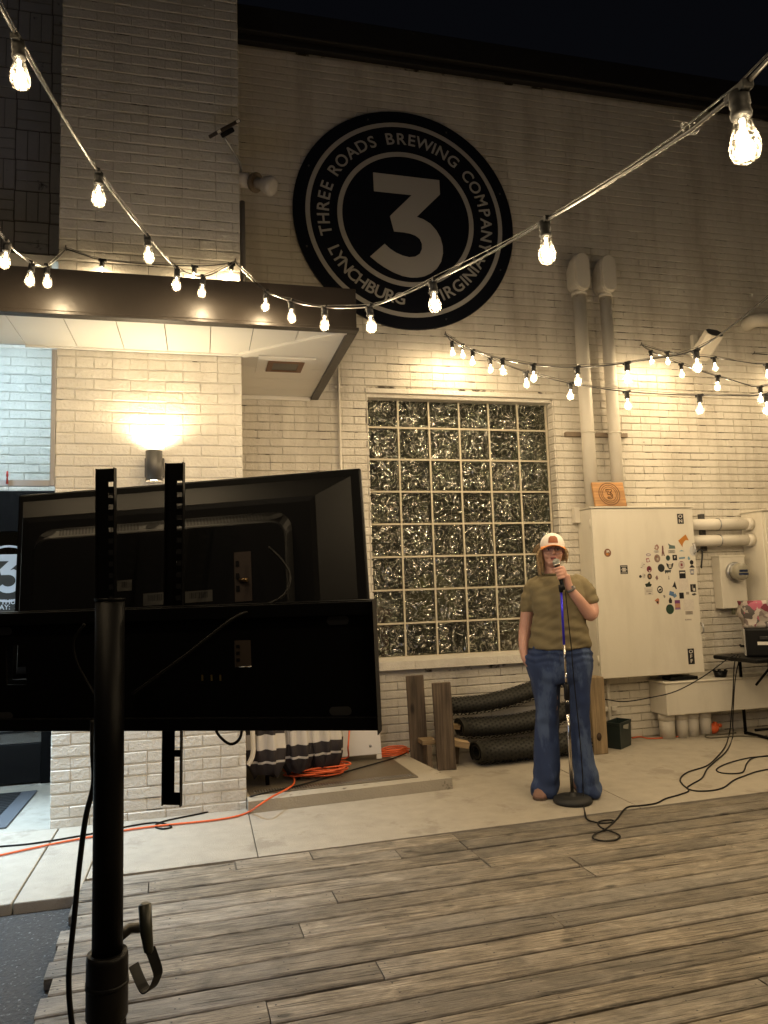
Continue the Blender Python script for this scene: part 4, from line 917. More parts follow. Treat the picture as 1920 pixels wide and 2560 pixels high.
# ------------------------------------------------------------------ folding table with its things
FT = empty('folding_table', (3.7,-.55,0), 'black folding table by the trough carrying the black case', 'table')
tz = .70; c_ = MB(); c_.bevbox((3.10,-.80,tz-.035),(4.70,-.26,tz), .010); c_.build('top', M['black'], FT)
for X in (3.30,4.5):
    for Y_ in (-.72,-.36):
        c_ = MB(); c_.tube([(X,Y_,tz-.036),(X,Y_,.0)], .014, 8); c_.build('leg', M['blackmetal'], FT)
    c_ = MB(); c_.tube([(X,-.72,.015),(X,-.36,.015)], .0135, 8); c_.build('foot_bar', M['blackmetal'], FT)
    c_ = MB(); c_.tube([(X,-.54,.45),(X+(.24 if X < 4 else -.24),-.54,tz-.036)], .010, 8); c_.build('brace', M['blackmetal'], FT)
c_ = MB(); c_.tube([(3.32,-.46,.05),(4.48,-.46,.05)], .012, 8); c_.build('stretcher', M['blackmetal'], FT)
cs = empty('equipment_case', (3.45,-.60,tz), 'black hard equipment case with a white label on the folding table', 'case')
MC = Matrix.Translation((3.255,-.48,tz)) @ Matrix.Rotation(radians(-34),4,'Z')
c_ = MB(); c_.bevbox((.012,-.13,.001),(.46,.05,.25), .02, MC); c_.build('shell', M['black'], cs)
c_ = MB(); c_.bevbox((0,-.105,.01),(.0115,.035,.24), .004, MC); c_.build('side_plate', mat('pale_plastic', (.34,.33,.31), .5), cs)
c_ = MB(); c_.tube([MC @ V((.0,-.05,.09)),MC @ V((-.025,-.05,.09)),MC @ V((-.03,-.04,.10))], .011, 8); c_.build('catch', M['black'], cs)
c_ = MB(); c_.box((.10,-.1325,.105),(.215,-.1305,.132), MC); c_.build('label_strip', M['white'], cs)
c_ = MB(); c_.bevbox((.12,-.145,.15),(.25,-.1305,.18), .005, MC); c_.build('handle', M['rubber'], cs)
def floral():
    m = bpy.data.materials.new('floral_print'); m.use_nodes = True; t = m.node_tree; N = t.nodes; b = N['Principled BSDF']; b.inputs['Roughness'].default_value = .6
    tc = N.new('ShaderNodeTexCoord'); n = N.new('ShaderNodeTexNoise'); n.inputs['Scale'].default_value = 9; t.links.new(tc.outputs['Object'], n.inputs['Vector'])
    mx = N.new('ShaderNodeMix'); mx.data_type = 'VECTOR'; mx.inputs[0].default_value = .12; t.links.new(tc.outputs['Object'], mx.inputs[4]); t.links.new(n.outputs['Color'], mx.inputs[5])
    v = N.new('ShaderNodeTexVoronoi'); v.inputs['Scale'].default_value = 22; t.links.new(mx.outputs[1], v.inputs['Vector'])
    r = N.new('ShaderNodeValToRGB'); r.color_ramp.interpolation = 'CONSTANT'; e = r.color_ramp.elements
    e[0].position = 0; e[0].color = (.10,.085,.08,1); e[1].position = .85; e[1].color = (.30,.27,.24,1)
    for p_, c in ((.22,(.16,.02,.04,1)),(.36,(.34,.30,.27,1)),(.52,(.50,.44,.40,1)),(.64,(.42,.10,.16,1)),(.74,(.20,.16,.15,1))):
        x = e.new(p_); x.color = c
    s = N.new('ShaderNodeSeparateColor'); t.links.new(v.outputs['Color'], s.inputs[0]); t.links.new(s.outputs[0], r.inputs[0]); t.links.new(r.outputs[0], b.inputs['Base Color']); return m
fb = MB(); rr = []
for i in range(9):
    t = i/8; ins = .010*sin(t*9)+.03*(1-t)**2
    rr.append([MC @ V((x,y,.251+.235*t)) for x, y in ((.0+ins-.03,-.03),(.02+ins,-.085+.012*sin(t*7)),(.22,-.10+.01*sin(t*5)),(.44-ins,-.08),(.46-ins,-.03),(.40-ins,.02),(.02+ins,.02))])
fb.rings(rr); tag(fb.build('floral_bag', floral()), 'floral patterned pink and grey bag standing on the black case', 'bag')

# ------------------------------------------------------------------ things along the wall
cr = empty('storage_crate', (2.0,-.40,0), 'small dark green plastic crate beside the wooden post', 'crate')
a, b, c2 = PZ(1517,1870), PZ(1553,1875), PZ(1581,1862); ux = (b-a); uy = (c2-b); cen = (a+c2)/2; h_ = .215
def quadbox(mb, p0, p1, p2, z0, z1, ins=0.):
    p3 = p0+(p2-p1); P = [p0,p1,p2,p3]; c = sum(P, V((0,0,0)))/4
    Q = [q+(c-q).normalized()*ins for q in P]; mb.prism([(q.x,q.y) for q in Q], z0, z1); return mb
c_ = MB(); p3 = a+(c2-b); P = [a,b,c2,p3]; c = sum(P, V((0,0,0)))/4
def loop(s, z): return [V((c.x+(q.x-c.x)*s,c.y+(q.y-c.y)*s,z)) for q in P]
c_.rings([loop(.90,.0),loop(.93,.03),loop(1.,h_-.02),loop(1.04,h_-.018),loop(1.04,h_),loop(.96,h_),loop(.88,.02)], smooth=False); c_.build('tub', mat('green_plastic', (.018,.030,.028), .45), cr)
nb = (b-a).normalized(); fc = (a+b)/2
c_ = MB(); fn = V((nb.y,-nb.x,0)); m_ = (b+c2)/2; nd = (c2-b).normalized(); f2 = V((nd.y,-nd.x,0))
for q0, d0, n0 in ((m_, nd, f2),):
    for s_ in (-.055,):
        z0 = .165; o_ = q0+n0*.004
        c_.add([o_-d0*.06+V((0,0,z0-.0)),o_+d0*.045+V((0,0,z0-.02)),o_+d0*.06+V((0,0,z0+.022)),o_-d0*.055+V((0,0,z0+.026))], [(0,1,2,3)])
c_.build('hand_hole', mat('light_hole', (.30,.30,.26), .7), cr)
pw_ = empty('wooden_post', (1.85,-.5,0), 'weathered squared timber post standing behind the singer', 'post')
c_ = MB(); c_.bevbox((1.695,-.57,0),(1.775,-.40,.62), .006, Matrix.Translation((1.735,0,0)) @ Matrix.Rotation(0,4,'Z') @ Matrix.Translation((-1.735,0,0))); 
c_ = MB(); c_.bevbox((1.665,-.60,0),(1.795,-.46,.615), .006); c_.build('timber', M['postwood'], pw_)
c_ = MB(); qk = PY(1498,1842,-.601); c_.lathe([(.001,0),(.022,0),(.022,.0012),(.001,.0012)], 16, onwall(qk.x,-.6003,qk.z) @ Matrix.Diagonal((1,1.5,1,1))); c_.build('knot', mat('knot', (.05,.03,.018), .8), pw_)
# timber trestle: two uprights joined by a low rail and a block
ts = empty('timber_trestle', (.3,-.55,0), 'dark weathered trestle of two upright boards with a low shelf', 'trestle')
l0, l1 = PZ(1048,1905), PZ(1088,1925)
def board(p, q, th, wd, m_, par, nm, tl=0.):
    d = (V(q)-V(p)); L = d.length; z = d.normalized(); x = V((cos(tl),sin(tl),0)); x = (x-z*x.dot(z)).normalized(); y = z.cross(x)
    Mm = Matrix.Translation(V(p)) @ Matrix((x,y,z)).transposed().to_4x4(); s = MB(); s.bevbox((-wd/2,-th/2,0),(wd/2,th/2,L), .004, Mm); return s.build(nm, m_, par)
board(V((.245,-.44,0)), V((.225,-.44,.70)), .04, .14, M['oldwood'], ts, 'upright', -.2)
board(V((.405,-.62,0)), V((.385,-.62,.655)), .04, .145, M['oldwood'], ts, 'upright', -.2)
c_ = MB(); c_.bevbox((.225,-.60,.19),(.34,-.465,.225), .004); c_.build('shelf', M['palewood'], ts)
c_ = MB(); c_.bevbox((.26,-.60,.0),(.30,-.465,.189), .004); c_.build('block', M['oldwood'], ts)
# three rolled rubber mats with round holes
def mat_roll(p, q, r, label, turns=2.3, seed=0, sag=.0):
    e = empty('rolled_mat', (min(p[0],q[0]),p[1],max(0,p[2]-r)), label, 'mat', 'rolled rubber mats')
    p, q = V(p), V(q); ax = (q-p).normalized(); L = (q-p).length; u = ax.orthogonal().normalized(); u = (V((0,0,1))-ax*ax.z).normalized(); v_ = ax.cross(u)
    s = MB(); n = 46; th = .012; prof = []
    for i in range(n+1):
        t = i/n; a = turns*2*pi*t+2.2; rad = r*(.42+.58*t); prof.append((cos(a)*rad*1.16, sin(a)*rad*.80))
    rr = []
    inn = []
    for i, (x, y) in enumerate(prof):
        l_ = sqrt(x*x+y*y); inn.append((x*(l_-th)/l_, y*(l_-th)/l_))
    pl_ = prof+inn[::-1]
    for k in range(7):
        t = k/6; c = p+ax*L*t+V((0,0,-sag*4*t*(1-t)))
        rr.append([c+v_*x+u*y for x, y in pl_])
    s.rings(rr, cap=False)
    m_ = len(pl_)
    for k in (0,6):
        base = k*m_
        for i in range(n): s.f.append((base+i,base+i+1,base+m_-2-i,base+m_-1-i)); s.sm.append(False)
    s.build('roll', M['matrubber'], e)
    hl = MB(); a0 = turns*2*pi+2.2
    for i in range(int(L/.034)):
        for j_ in range(-7, 8):
            a = j_*.34+(.17 if i % 2 else 0); y_ = sin(a)
            dirv = (-(CAM-(p+ax*.3)).normalized()); 
            ang = atan2((CAM-p).dot(u), (CAM-p).dot(v_))+a
            c = p+ax*(.04+i*.034)+V((0,0,-sag*4*((.04+i*.034)/L)*(1-(.04+i*.034)/L)))+v_*(cos(ang)*r*1.165)+u*(sin(ang)*r*.805)
            nn_ = (v_*(cos(ang)/1.16)+u*(sin(ang)/.8)).normalized(); t1 = ax; t2 = nn_.cross(t1)
            Mh = Matrix.Translation(c-nn_*.0005) @ Matrix((t1,t2,nn_)).transposed().to_4x4()
            hl.lathe([(.0095,0),(.0095,.0014),(.001,.0014)], 8, Mh, smooth=False)
    tag(hl.build('perforations', M['hole'], e), kind='stuff'); return e
M['matrubber'] = mat('mat_rubber', (.024,.023,.017), .6, bump=.2, bscale=90, var=.2, vscale=12)
M['hole'] = mat('mat_hole', (.004,.004,.004), .9)
mat_roll((.66,-.58,.098),(1.62,-.52,.104),.112,'rolled perforated rubber mat at the bottom of the pile',seed=1, sag=.015)
mat_roll((.59,-.42,.265),(1.62,-.36,.33),.105,'rolled perforated rubber mat in the middle of the pile',seed=2, sag=.045)
mat_roll((.47,-.33,.43),(1.62,-.30,.62),.095,'rolled perforated rubber mat slanting on top of the pile',seed=3, sag=.075)
sc_ = empty('broken_timber', (.55,-.5,0), 'pale splintered timber ends sticking out between the mats and trestle', 'timber')
board(V((.37,-.50,.21)), V((.62,-.52,.15)), .05, .09, M['palewood'], sc_, 'piece', 1.2); board(V((.40,-.36,.30)), V((.60,-.40,.27)), .04, .08, M['palewood'], sc_, 'piece', 1.2)
board(V((.50,-.45,.0)), V((.52,-.45,.20)), .06, .10, M['oldwood'], sc_, 'piece', .2)
# raised concrete step with its ribbed metal plate
stp = empty('concrete_step', (-.4,-.7,0), 'low raised concrete step in the corner between pier and trestle', 'step')
p0, p1 = V((PX1+.004,-1.262)), V((.265,-1.16)); 
c_ = MB(); c_.prism([(p0.x,p0.y),(p1.x,p1.y),(.13,WY-.02),(p0.x,WY-.02)], -.002, .075); c_.build('slab', M['stepc'], stp)
c_ = MB(); c_.prism([(.155,-1.175),(.29,-1.166),(.24,-.98),(.150,-.98)], -.002, .073); 
c_ = MB(); c_.bevbox((p0.x+.02,-1.13,.0755),(.05,-.20,.082), .002, Matrix.Translation((p0.x,-1.13,0)) @ Matrix.Rotation(.05,4,'Z') @ Matrix.Translation((-p0.x,1.13,0)))
pl_ = c_.build('plate', mat('worn_plate', (.16,.135,.10), .55, metal=.3, bump=.3, bscale=70, var=.3, vscale=7), stp)
st_ = MB(); rnd = random.Random(4)
for i in range(60):
    X = p0.x+.05+i*.0185
    st_.bevbox((X,-1.10,.0822),(X+.008,-1.04,.0850), .001, Matrix.Translation((p0.x,-1.13,0)) @ Matrix.Rotation(.05,4,'Z') @ Matrix.Translation((-p0.x,1.13,0)))
tag(st_.build('tread_ribs', M['alu'], pl_), kind='stuff')
# closed striped umbrellas leaning in the corner
def stripes():
    m = bpy.data.materials.new('stripes'); m.use_nodes = True; t = m.node_tree; N = t.nodes; b = N['Principled BSDF']; b.inputs['Roughness'].default_value = .8
    tc = N.new('ShaderNodeTexCoord'); sp_ = N.new('ShaderNodeSeparateXYZ'); t.links.new(tc.outputs['Object'], sp_.inputs[0])
    md = N.new('ShaderNodeMath'); md.operation = 'WRAP'; md.inputs[1].default_value = .17; md.inputs[2].default_value = 0; t.links.new(sp_.outputs['Z'], md.inputs[0])
    gt = N.new('ShaderNodeMath'); gt.operation = 'GREATER_THAN'; gt.inputs[1].default_value = .075; t.links.new(md.outputs[0], gt.inputs[0])
    lo_ = N.new('ShaderNodeMath'); lo_.operation = 'GREATER_THAN'; lo_.inputs[1].default_value = .155; t.links.new(sp_.outputs['Z'], lo_.inputs[0])
    mm = N.new('ShaderNodeMath'); mm.operation = 'MULTIPLY'; t.links.new(gt.outputs[0], mm.inputs[0]); t.links.new(lo_.outputs[0], mm.inputs[1])
    mx = N.new('ShaderNodeMix'); mx.data_type = 'RGBA'; mx.inputs[6].default_value = (.030,.024,.026,1); mx.inputs[7].default_value = (.60,.57,.53,1)
    t.links.new(mm.outputs[0], mx.inputs[0]); t.links.new(mx.outputs[2], b.inputs['Base Color']); return m
M['stripes'] = stripes()
def umbrella(base, topp, r, label, seed):
    rn = random.Random(seed); e = empty('closed_umbrella', base, label, 'umbrella', 'closed umbrellas leaning by the pier')
    b, t_ = V(base), V(topp); ax = (t_-b).normalized(); L = (t_-b).length; u = V((1,0,0)); u = (u-ax*u.dot(ax)).normalized(); v_ = ax.cross(u)
    s = MB(); rr = []; n = 36
    ph = [rn.uniform(0,6.28) for _ in range(4)]
    for k in range(15):
        t = k/14; rad = r*(1.0-.55*t) if k else r*.86
        ring = []
        for i in range(n):
            a = 2*pi*i/n; f_ = 1+.26*sin(9*a+ph[0]+.7*t)+.08*sin(4*a+ph[1]+2*t)
            zz = .10+L*.86*t+(.05*sin(9*a+ph[0])*(1-t)**3 - .02*sin(3*a+ph[2])*(1-t)**2)
            ring.append(b+ax*zz+(u*cos(a)+v_*sin(a))*rad*f_)
        rr.append(ring)
    s.rings(rr); o = s.build('canopy', M['stripes'], e)
    c_ = MB(); c_.tube([b+ax*.0, b+ax*(L)], .014, 8); c_.build('pole', M['blackmetal'], e)
umbrella((-.98,-.93,.086),(-.98,-.55,1.9),.135,'closed striped umbrella with a round hem nearest the pier corner',1)
umbrella((-.76,-.86,.086),(-.80,-.40,1.9),.13,'closed striped umbrella standing between two other closed umbrellas',2)
umbrella((-.56,-.80,.086),(-.66,-.33,1.9),.135,'closed striped umbrella beside the white folding board',3)
c_ = MB(); c_.tube(smooth_path([(-1.09,-1.05,1.4),(-1.085,-1.06,.5),(-1.085,-1.07,.33),(-1.12,-1.08,.26)],5), .017, 10); tag(c_.build('bent_tube', M['cream_pipe'], origin=(-1.1,-1.07,.26)), 'bent cream metal tube standing beside the pier corner', 'tube')
wb = empty('white_board', (-.2,-.4,.085), 'white painted folding board leaning on the wall behind the umbrellas', 'board')
Mb = Matrix.Translation((-.40,-.45,.0862)) @ Matrix.Rotation(-.20,4,'X') 
c_ = MB(); c_.bevbox((-.42,-.014,.035),(.335,.014,1.0), .004, Mb); c_.build('panel', mat('board_white', (.72,.70,.69), .5, bump=.05), wb)
for X in (-.40,.315): c_ = MB(); c_.bevbox((X-.02,-.013,.0),(X+.02,.013,.034), .003, Mb); c_.build('foot', M['white'], wb)
for X in (-.2,.25): c_ = MB(); c_.lathe([(.010,0),(.010,.004)], 10, Mb @ Matrix.Translation((X,-.0142,.10)) @ FACE); c_.build('screw', M['alu'], wb)
# orange plug cover on the floor
pc_ = MB(); q = PZ(1783,1834); pc_.ball(q+V((0,0,.028)), (.058,.045,.045)); pc_.tube([q+V((.02,0,.04)),q+V((.03,0,.085))], [.035,.016], 10); pc_.tube([q+V((.05,0,.05)),q+V((.085,0,.05))], .018, 8)
o = pc_.build('plug_cover', M['orange']); o.location.z = max(o.location.z, 0.); tag(o, 'orange plug cover lying on the pavement under the trough', 'plug')
# ------------------------------------------------------------------ cords on the ground
def cord(name, pts, r, m_, label, cat='cord', n=6, group=None):
    s = MB(); s.tube(smooth_path(pts, n), r, 7); return tag(s.build(name, m_), label, cat, group)
def G(px, z=.0): return PZ(px[0], px[1], z)
oc = [G(q,.009) for q in ((-60,2150),(0,2138),(60,2125),(150,2106),(250,2088),(330,2073),(420,2062),(520,2052),(585,2042))] + [PZ(622,2030,.012), PZ(645,2015,.088), PZ(680,1992,.094), PZ(722,1970,.096), PZ(736,1955,.1)]
cq = PZ(790,1935,.09); rn = random.Random(9); pts = oc[:]
for i in range(62):
    a = 2.6+i*.62; rr_ = .17+.045*sin(i*1.7)+rn.uniform(-.02,.02); pts.append(cq+V((cos(a)*rr_*1.15,sin(a)*rr_*.75,.008+.0016*i*.55+rn.uniform(0,.006))))
pts += [cq+V((.1,.1,.075)), PZ(868,1905,.10)+V((0,0,.03)), PY(870,1870,-.72), PY(873,1828,-.62), PY(874,1790,-.55)]
cord('extension_cord', pts, .0062, M['orange'], 'long orange extension cord crossing the pavement to a coil on the step', 'cord', 5)
c2_ = PZ(984,1888,.085); pts = []
for i in range(38):
    a = i*.66; rr_ = .10+.03*sin(i*1.3); pts.append(c2_+V((cos(a)*rr_*1.2,sin(a)*rr_*.8,.006+.0014*i)))
pts += [c2_+V((.14,.05,.03)), V((.28,-.34,.10)), V((.30,-.30,.24)), V((.31,-.2,.30))]
cord('extension_cord', pts, .006, M['orange'], 'small coil of orange extension cord against the wall by the trestle', 'cord', 5)
cord('power_cable', [G(q,.006) for q in ((-60,2122),(0,2116),(70,2110),(150,2098),(240,2082),(330,2064),(390,2056),(420,2062),(428,2068),(405,2072),(388,2066),(400,2056),(440,2046),(510,2032),(560,2020),(600,2004))]+[PZ(640,1988,.09),PZ(760,1960,.09),PZ(880,1925,.09),PZ(985,1895,.09),PZ(1030,1875,.09)], .005, M['wire'], 'thin black cable running along the foot of the pier onto the step', 'cable')
cord('wall_cable', [PZ(1580,1845,.006),PZ(1600,1842,.006),PZ(1625,1846,.006),PZ(1680,1843,.006),PZ(1740,1836,.006),PZ(1770,1832,.006)], .005, M['orange'], 'orange cord on the pavement between the crate and the plug cover', 'cord')
cord('hanging_cable', [PY(1512,1748,-.55),PY(1560,1754,-.5),PY(1620,1745,-.5),PY(1690,1728,-.55),PY(1760,1690,-.6),PY(1815,1650,-.66),PY(1838,1638,-.70)], .0048, M['wire'], 'black cable sagging from the folding table to the post', 'cable')
mc = [G(q,.006) for q in ((1462,2030),(1468,2048),(1490,2056),(1515,2058),(1535,2054),(1528,2050),(1505,2052),(1495,2058),(1505,2070),(1540,2083),(1550,2092),(1535,2101),(1505,2102),(1483,2096),(1487,2086),(1515,2072),(1540,2050),(1560,2024),(1575,2016),(1600,2014),(1640,2008),(1665,1996),(1700,1986),(1722,1976))]
mc2 = [G(q,.006) for q in ((1706,1960),(1701,1946),(1720,1930),(1765,1915),(1790,1895),(1812,1868),(1822,1840))]
cord('microphone_cable', mc+mc2+[PY(1826,1815,-.45),PY(1832,1740,-.5),PY(1836,1660,-.6),PY(1845,1636,-.72)], .0047, M['wire'], 'black cable looped on the deck by the microphone stand and running to the table', 'cable')
cord('audio_cable', [PY(1850,1640,-.6),PY(1838,1700,-.5),PY(1832,1800,-.42)]+[G(q,.006) for q in ((1832,1840),(1818,1875),(1790,1902),(1768,1922),(1755,1945),(1730,1960),(1718,1970),(1740,1977),(1780,1976),(1810,1968),(1835,1950),(1865,1938),(1895,1928),(1940,1920))], .0047, M['wire'], 'black cable from the table curving over the pavement past the loops', 'cable')
cord('speaker_cable', [G(q,.006) for q in ((1960,1886),(1920,1890),(1870,1895),(1820,1908),(1792,1922),(1800,1931),(1830,1934),(1855,1931),(1862,1922),(1866,1910),(1880,1896),(1910,1890),(1960,1884))], .0047, M['wire'], 'black cable lying in a closed loop on the pavement', 'cable')
cord('grey_cable', [G(q,.006) for q in ((1840,1832),(1800,1836),(1765,1838),(1770,1844),(1800,1843),(1850,1840),(1900,1842),(1918,1838))], .006, mat('olive_cable', (.10,.09,.06), .6), 'grey green cable lying under the table edge', 'cable')

# ------------------------------------------------------------------ string lights
prof = [(.0115,.0),(.013,-.004),(.0155,-.016),(.021,-.034),(.0245,-.048),(.0240,-.060),(.0195,-.071),(.010,-.0775),(.0015,-.079)]
_g = MB(); _g.lathe(prof, 18); G_ME = _g.mesh('glass', M['shell'], (0,0,0))
_s = MB(); _s.lathe([(.006,.046),(.0155,.044),(.0165,.020),(.0145,.018),(.0175,.006),(.0165,.0)], 14); _s.bevbox((-.026,-.010,.036),(.026,.010,.052), .003); S_ME = _s.mesh('bulb', M['rubber'], (0,0,0))
_f = MB(); _f.tube([(0,0,-.004),(0,0,-.030)], [.004,.0035], 6)
for a in (0, 2.09, 4.19): _f.tube([(.003*cos(a),.003*sin(a),-.022),(.0075*cos(a),.0075*sin(a),-.034),(.0065*cos(a),.0065*sin(a),-.056)], .0017, 5)
F_ME = _f.mesh('filament', M['filament'], (0,0,0))
PL = bpy.data.lights.new('bulb_light', 'POINT'); PL.energy = BULB_W; PL.color = BULB_C; PL.shadow_soft_size = .016
PL.use_nodes = True
_n = PL.node_tree.nodes; _e = _n['Emission']; _ge = _n.new('ShaderNodeNewGeometry'); _sx = _n.new('ShaderNodeSeparateXYZ'); _mr = _n.new('ShaderNodeMapRange')
PL.node_tree.links.new(_ge.outputs['Incoming'], _sx.inputs[0]); PL.node_tree.links.new(_sx.outputs['Z'], _mr.inputs[0]); PL.node_tree.links.new(_mr.outputs[0], _e.inputs['Strength'])
_mr.interpolation_type = 'SMOOTHSTEP'      # upward output dimmed in the lamp itself to keep the upper wall darker
_mr.inputs[1].default_value = BZ_LO; _mr.inputs[2].default_value = BZ_HI; _mr.inputs[3].default_value = BS_LO; _mr.inputs[4].default_value = BS_HI
def chain(h, pix, d, d0):
    P = V(h); out = []; dd = d0
    for x, y in pix:
        r = ray(x, y).normalized(); t0 = (P-CAM).dot(r); pp = (P-CAM)-r*t0; q = dd*dd-pp.length_squared
        t = t0-sqrt(q) if q > 0 else t0-.05
        P = CAM+r*t; out.append(P); dd = d
    return out
rnb = random.Random(17)
def string(h, pix, d, d0, label, ext=None, next_=0, ts=None, skip_hook=False):
    B = [CAM+ray(x, y).normalized()*t for (x, y), t in zip(pix, ts)] if ts else chain(h, pix, d, d0) if d else pix
    far = []
    if ext:
        e = V(ext); L = (e-B[-1]).length; k = max(1, int(L/.62))
        for i in range(1, k+1):
            q = B[-1].lerp(e, i/k); q.z -= .10*sin(pi*i/k); far.append(q)
    e = empty('string_lights', h, label, 'string lights', 'festoon string lights'); e.location = V(h)
    path = [V(h)]+B+far; sp_ = []
    for a, b in zip(path, path[1:]): sp_ += [a, a.lerp(b,.5)+V((0,0,-.012*(b-a).length))]
    sp_.append(path[-1])
    s = MB(); s.tube(smooth_path(sp_, 3), .0042, 6); s.tube([q+V((0,0,.012+.005*sin(i))) for i, q in enumerate(smooth_path(path, 4))], .0018, 5); s.build('cable', M['greywire'], e)
    for i, q in enumerate(B+far[:next_]):
        tdir = (path[min(i+2,len(path)-1)]-path[i]); az = atan2(tdir.y, tdir.x)
        Mx = Matrix.Translation(q+V((0,0,-.046))) @ Matrix.Rotation(rnb.uniform(-.10,.10),4,'X') @ Matrix.Rotation(rnb.uniform(-.10,.10),4,'Y') @ Matrix.Rotation(az,4,'Z')
        o = bpy.data.objects.new('bulb', S_ME); col.objects.link(o); o.parent = e; o.matrix_local = Matrix.Translation(-V(h)) @ Mx
        for nm, me in (('glass',G_ME),('filament',F_ME)):
            c = bpy.data.objects.new(nm, me); col.objects.link(c); c.parent = o
        l = bpy.data.objects.new('bulb_light', PL); col.objects.link(l); l.parent = o; l.location = (0,0,-.042)
    if not skip_hook:
        s = MB(); s.tube([V(h)+V((.0,.06,.0)), V(h)+V((0,.005,.0)), V(h)+V((0,-.008,.008)), V(h)+V((0,-.012,.02))], .004, 6); s.build('hook', M['grey'], e)
    return B
H1, H2, H3, H4, H5 = PY(165,622,PYF-.02), PY(588,655,PYF-.02), PY(1113,835,WY-.02), PY(1603,862,WY-.02), PY(1885,884,WY-.02)
string(H2, [(664,728),(728,753),(811,768),(925,766),(1083,703),(1362,553),(1848,228)], 0, 0, 'string lights swinging from the pier corner across the round sign', (-.55,-8.2,3.1), 1, ts=(4.60,4.33,3.95,3.5,2.95,2.28,1.52))
string(H2, [(506,692),(442,672),(370,592),(247,432),(48,104)], 0, 0, 'string lights rising steeply from the pier corner over the canopy', (-2.5,-8.2,3.3), 1, ts=(4.58,4.28,3.75,3.05,2.4), skip_hook=True)
string(H1, [(118,665),(78,658),(16,605)], 0, 0, 'string lights dropping from the pier hook in front of the dark fascia', (-2.7,-7.6,3.4), 3, ts=(4.62,4.32,3.9))
string(H2, [H2+V((-.03,-.045,-.035)), PY(485,665,PYF-.05), PY(255,650,PYF-.05)], 0, 0, 'string lights strung flat along the pier above the canopy', H1, 0, skip_hook=True)
string(H3, [(1130,855),(1181,876),(1256,898),(1333,912),(1443,918),(1567,907),(1740,875)], .455, .3, 'upper string lights from the hook under the round sign', (.6,-7.6,3.2), 4)
string(H3, [(1156,862),(1225,896),(1315,930),(1425,958),(1567,979),(1748,988),(1915,985)], .455, .32, 'lower string lights from the hook under the round sign', (1.5,-7.8,3.2), 6, skip_hook=True)
string(H4, [(1627,878),(1703,910),(1793,940),(1900,967)], .455, .3, 'lower string lights from the hook beside the conduits', (2.6,-7.5,3.0), 8)
string(H4, [(1668,880),(1785,894),(1917,910)], .455, .3, 'upper string lights from the hook beside the conduits', (4.6,-7.0,3.0), 8, skip_hook=True)
string(H5, [H5+V((.2,-.35,-.13)), H5+V((.45,-.85,-.28))], 0, 0, 'string lights leaving the hook past the white wall speaker', (6.5,-6.0,3.0), 4)
# wire from hook to hook on the pier
tw = MB(); q = PY(1702,320,2.)  # twist of tie wire on the near string
b0 = CAM+ray(1712,322).normalized()*1.72
for i in range(3):
    a = i*2.1; tw.tube(smooth_path([b0+V((.012*cos(t_+a)*1.2+.006*i,.0,.012*sin(t_+a)))+V((.004*t_,.002*t_,.003*t_)) for t_ in [k*.9 for k in range(5)]], 3), .0016, 5)
tag(tw.build('tie_wire', M['alu'], origin=b0), 'twist of bare tie wire on the cable near the big bulb', 'wire')

# ------------------------------------------------------------------ television on its stand
def fr(yaw, tilt, roll, c):
    a = V((cos(yaw),sin(yaw),0)); n = V((sin(yaw),-cos(yaw),0)); up = V((0,0,1))*cos(tilt)-n*sin(tilt)
    a2 = a*cos(roll)+up*sin(roll); u2 = -a*sin(roll)+up*cos(roll); return Matrix.Translation(c) @ Matrix((a2,u2,a2.cross(u2))).transposed().to_4x4()
MT = fr(-.2817,.1146,.0424,V((-1.4403,-4.1406,1.4381))); TW, TH = .95, .50
tv = empty('television', MT @ V((0,-TH/2,0)), 'black flat television seen from behind, leaning on its stand rails', 'television')
c_ = MB(); c_.bevbox((-TW/2,-TH/2,-.028),(TW/2,TH/2,0), .006, MT); c_.build('bezel', M['black'], tv)
c_ = MB(); c_.box((-TW/2+.012,-TH/2+.016,-.0286),(TW/2-.012,TH/2-.012,-.0281), MT)
c_.build('screen', emis('tv_screen', (.50,.62,1.), 1.1, True), tv)
def rect(x0,x1,y0,y1,z,r=0.,k=5):
    if not r: return [MT @ V(q) for q in ((x0,y0,z),(x1,y0,z),(x1,y1,z),(x0,y1,z))]
    out = []
    for cx, cy, a0 in ((x1-r,y0+r,-90),(x1-r,y1-r,0),(x0+r,y1-r,90),(x0+r,y0+r,180)):
        for i in range(k+1): a = radians(a0+90*i/k); out.append(MT @ V((cx+r*cos(a),cy+r*sin(a),z)))
    return out
c_ = MB(); c_.rings([rect(-TW/2+.014,TW/2-.03,-TH/2+.012,TH/2-.022,.0002), rect(-TW/2+.032,TW/2-.125,-TH/2+.03,TH/2-.075,.030), rect(-TW/2+.05,TW/2-.14,-TH/2+.05,TH/2-.09,.0315)], smooth=False); sh = c_.build('back_shell', M['tvback'], tv)
bx0, bx1, by0, by1 = -.43*TW, .30*TW, -TH/2+.06, .275*TH
c_ = MB(); c_.rings([rect(bx0,bx1,by0,by1,.0318,.05), rect(bx0+.012,bx1-.012,by0+.012,by1-.030,.060,.04), rect(bx0+.016,bx1-.016,by0+.016,by1-.034,.0615,.04)], smooth=False); c_.build('housing', M['tvback'], tv)
vs = MB(); sl_ = (.030,.0282)
for g0, g1 in ((bx0+.07,bx0+.19),(bx0+.20,bx0+.285),(bx0+.36,bx1-.075)):
    x = g0
    while x < g1:
        p_ = [(x,.16),(x+.0045,.16),(x+.0125,.84),(x+.008,.84)]
        vs.add([MT @ V((a,by1-.030*t_,.0318+.0282*t_+.0008)) for a, t_ in p_], [(0,1,2,3)]); x += .0088
tag(vs.build('vent_slots', M['hole'], tv), kind='stuff')
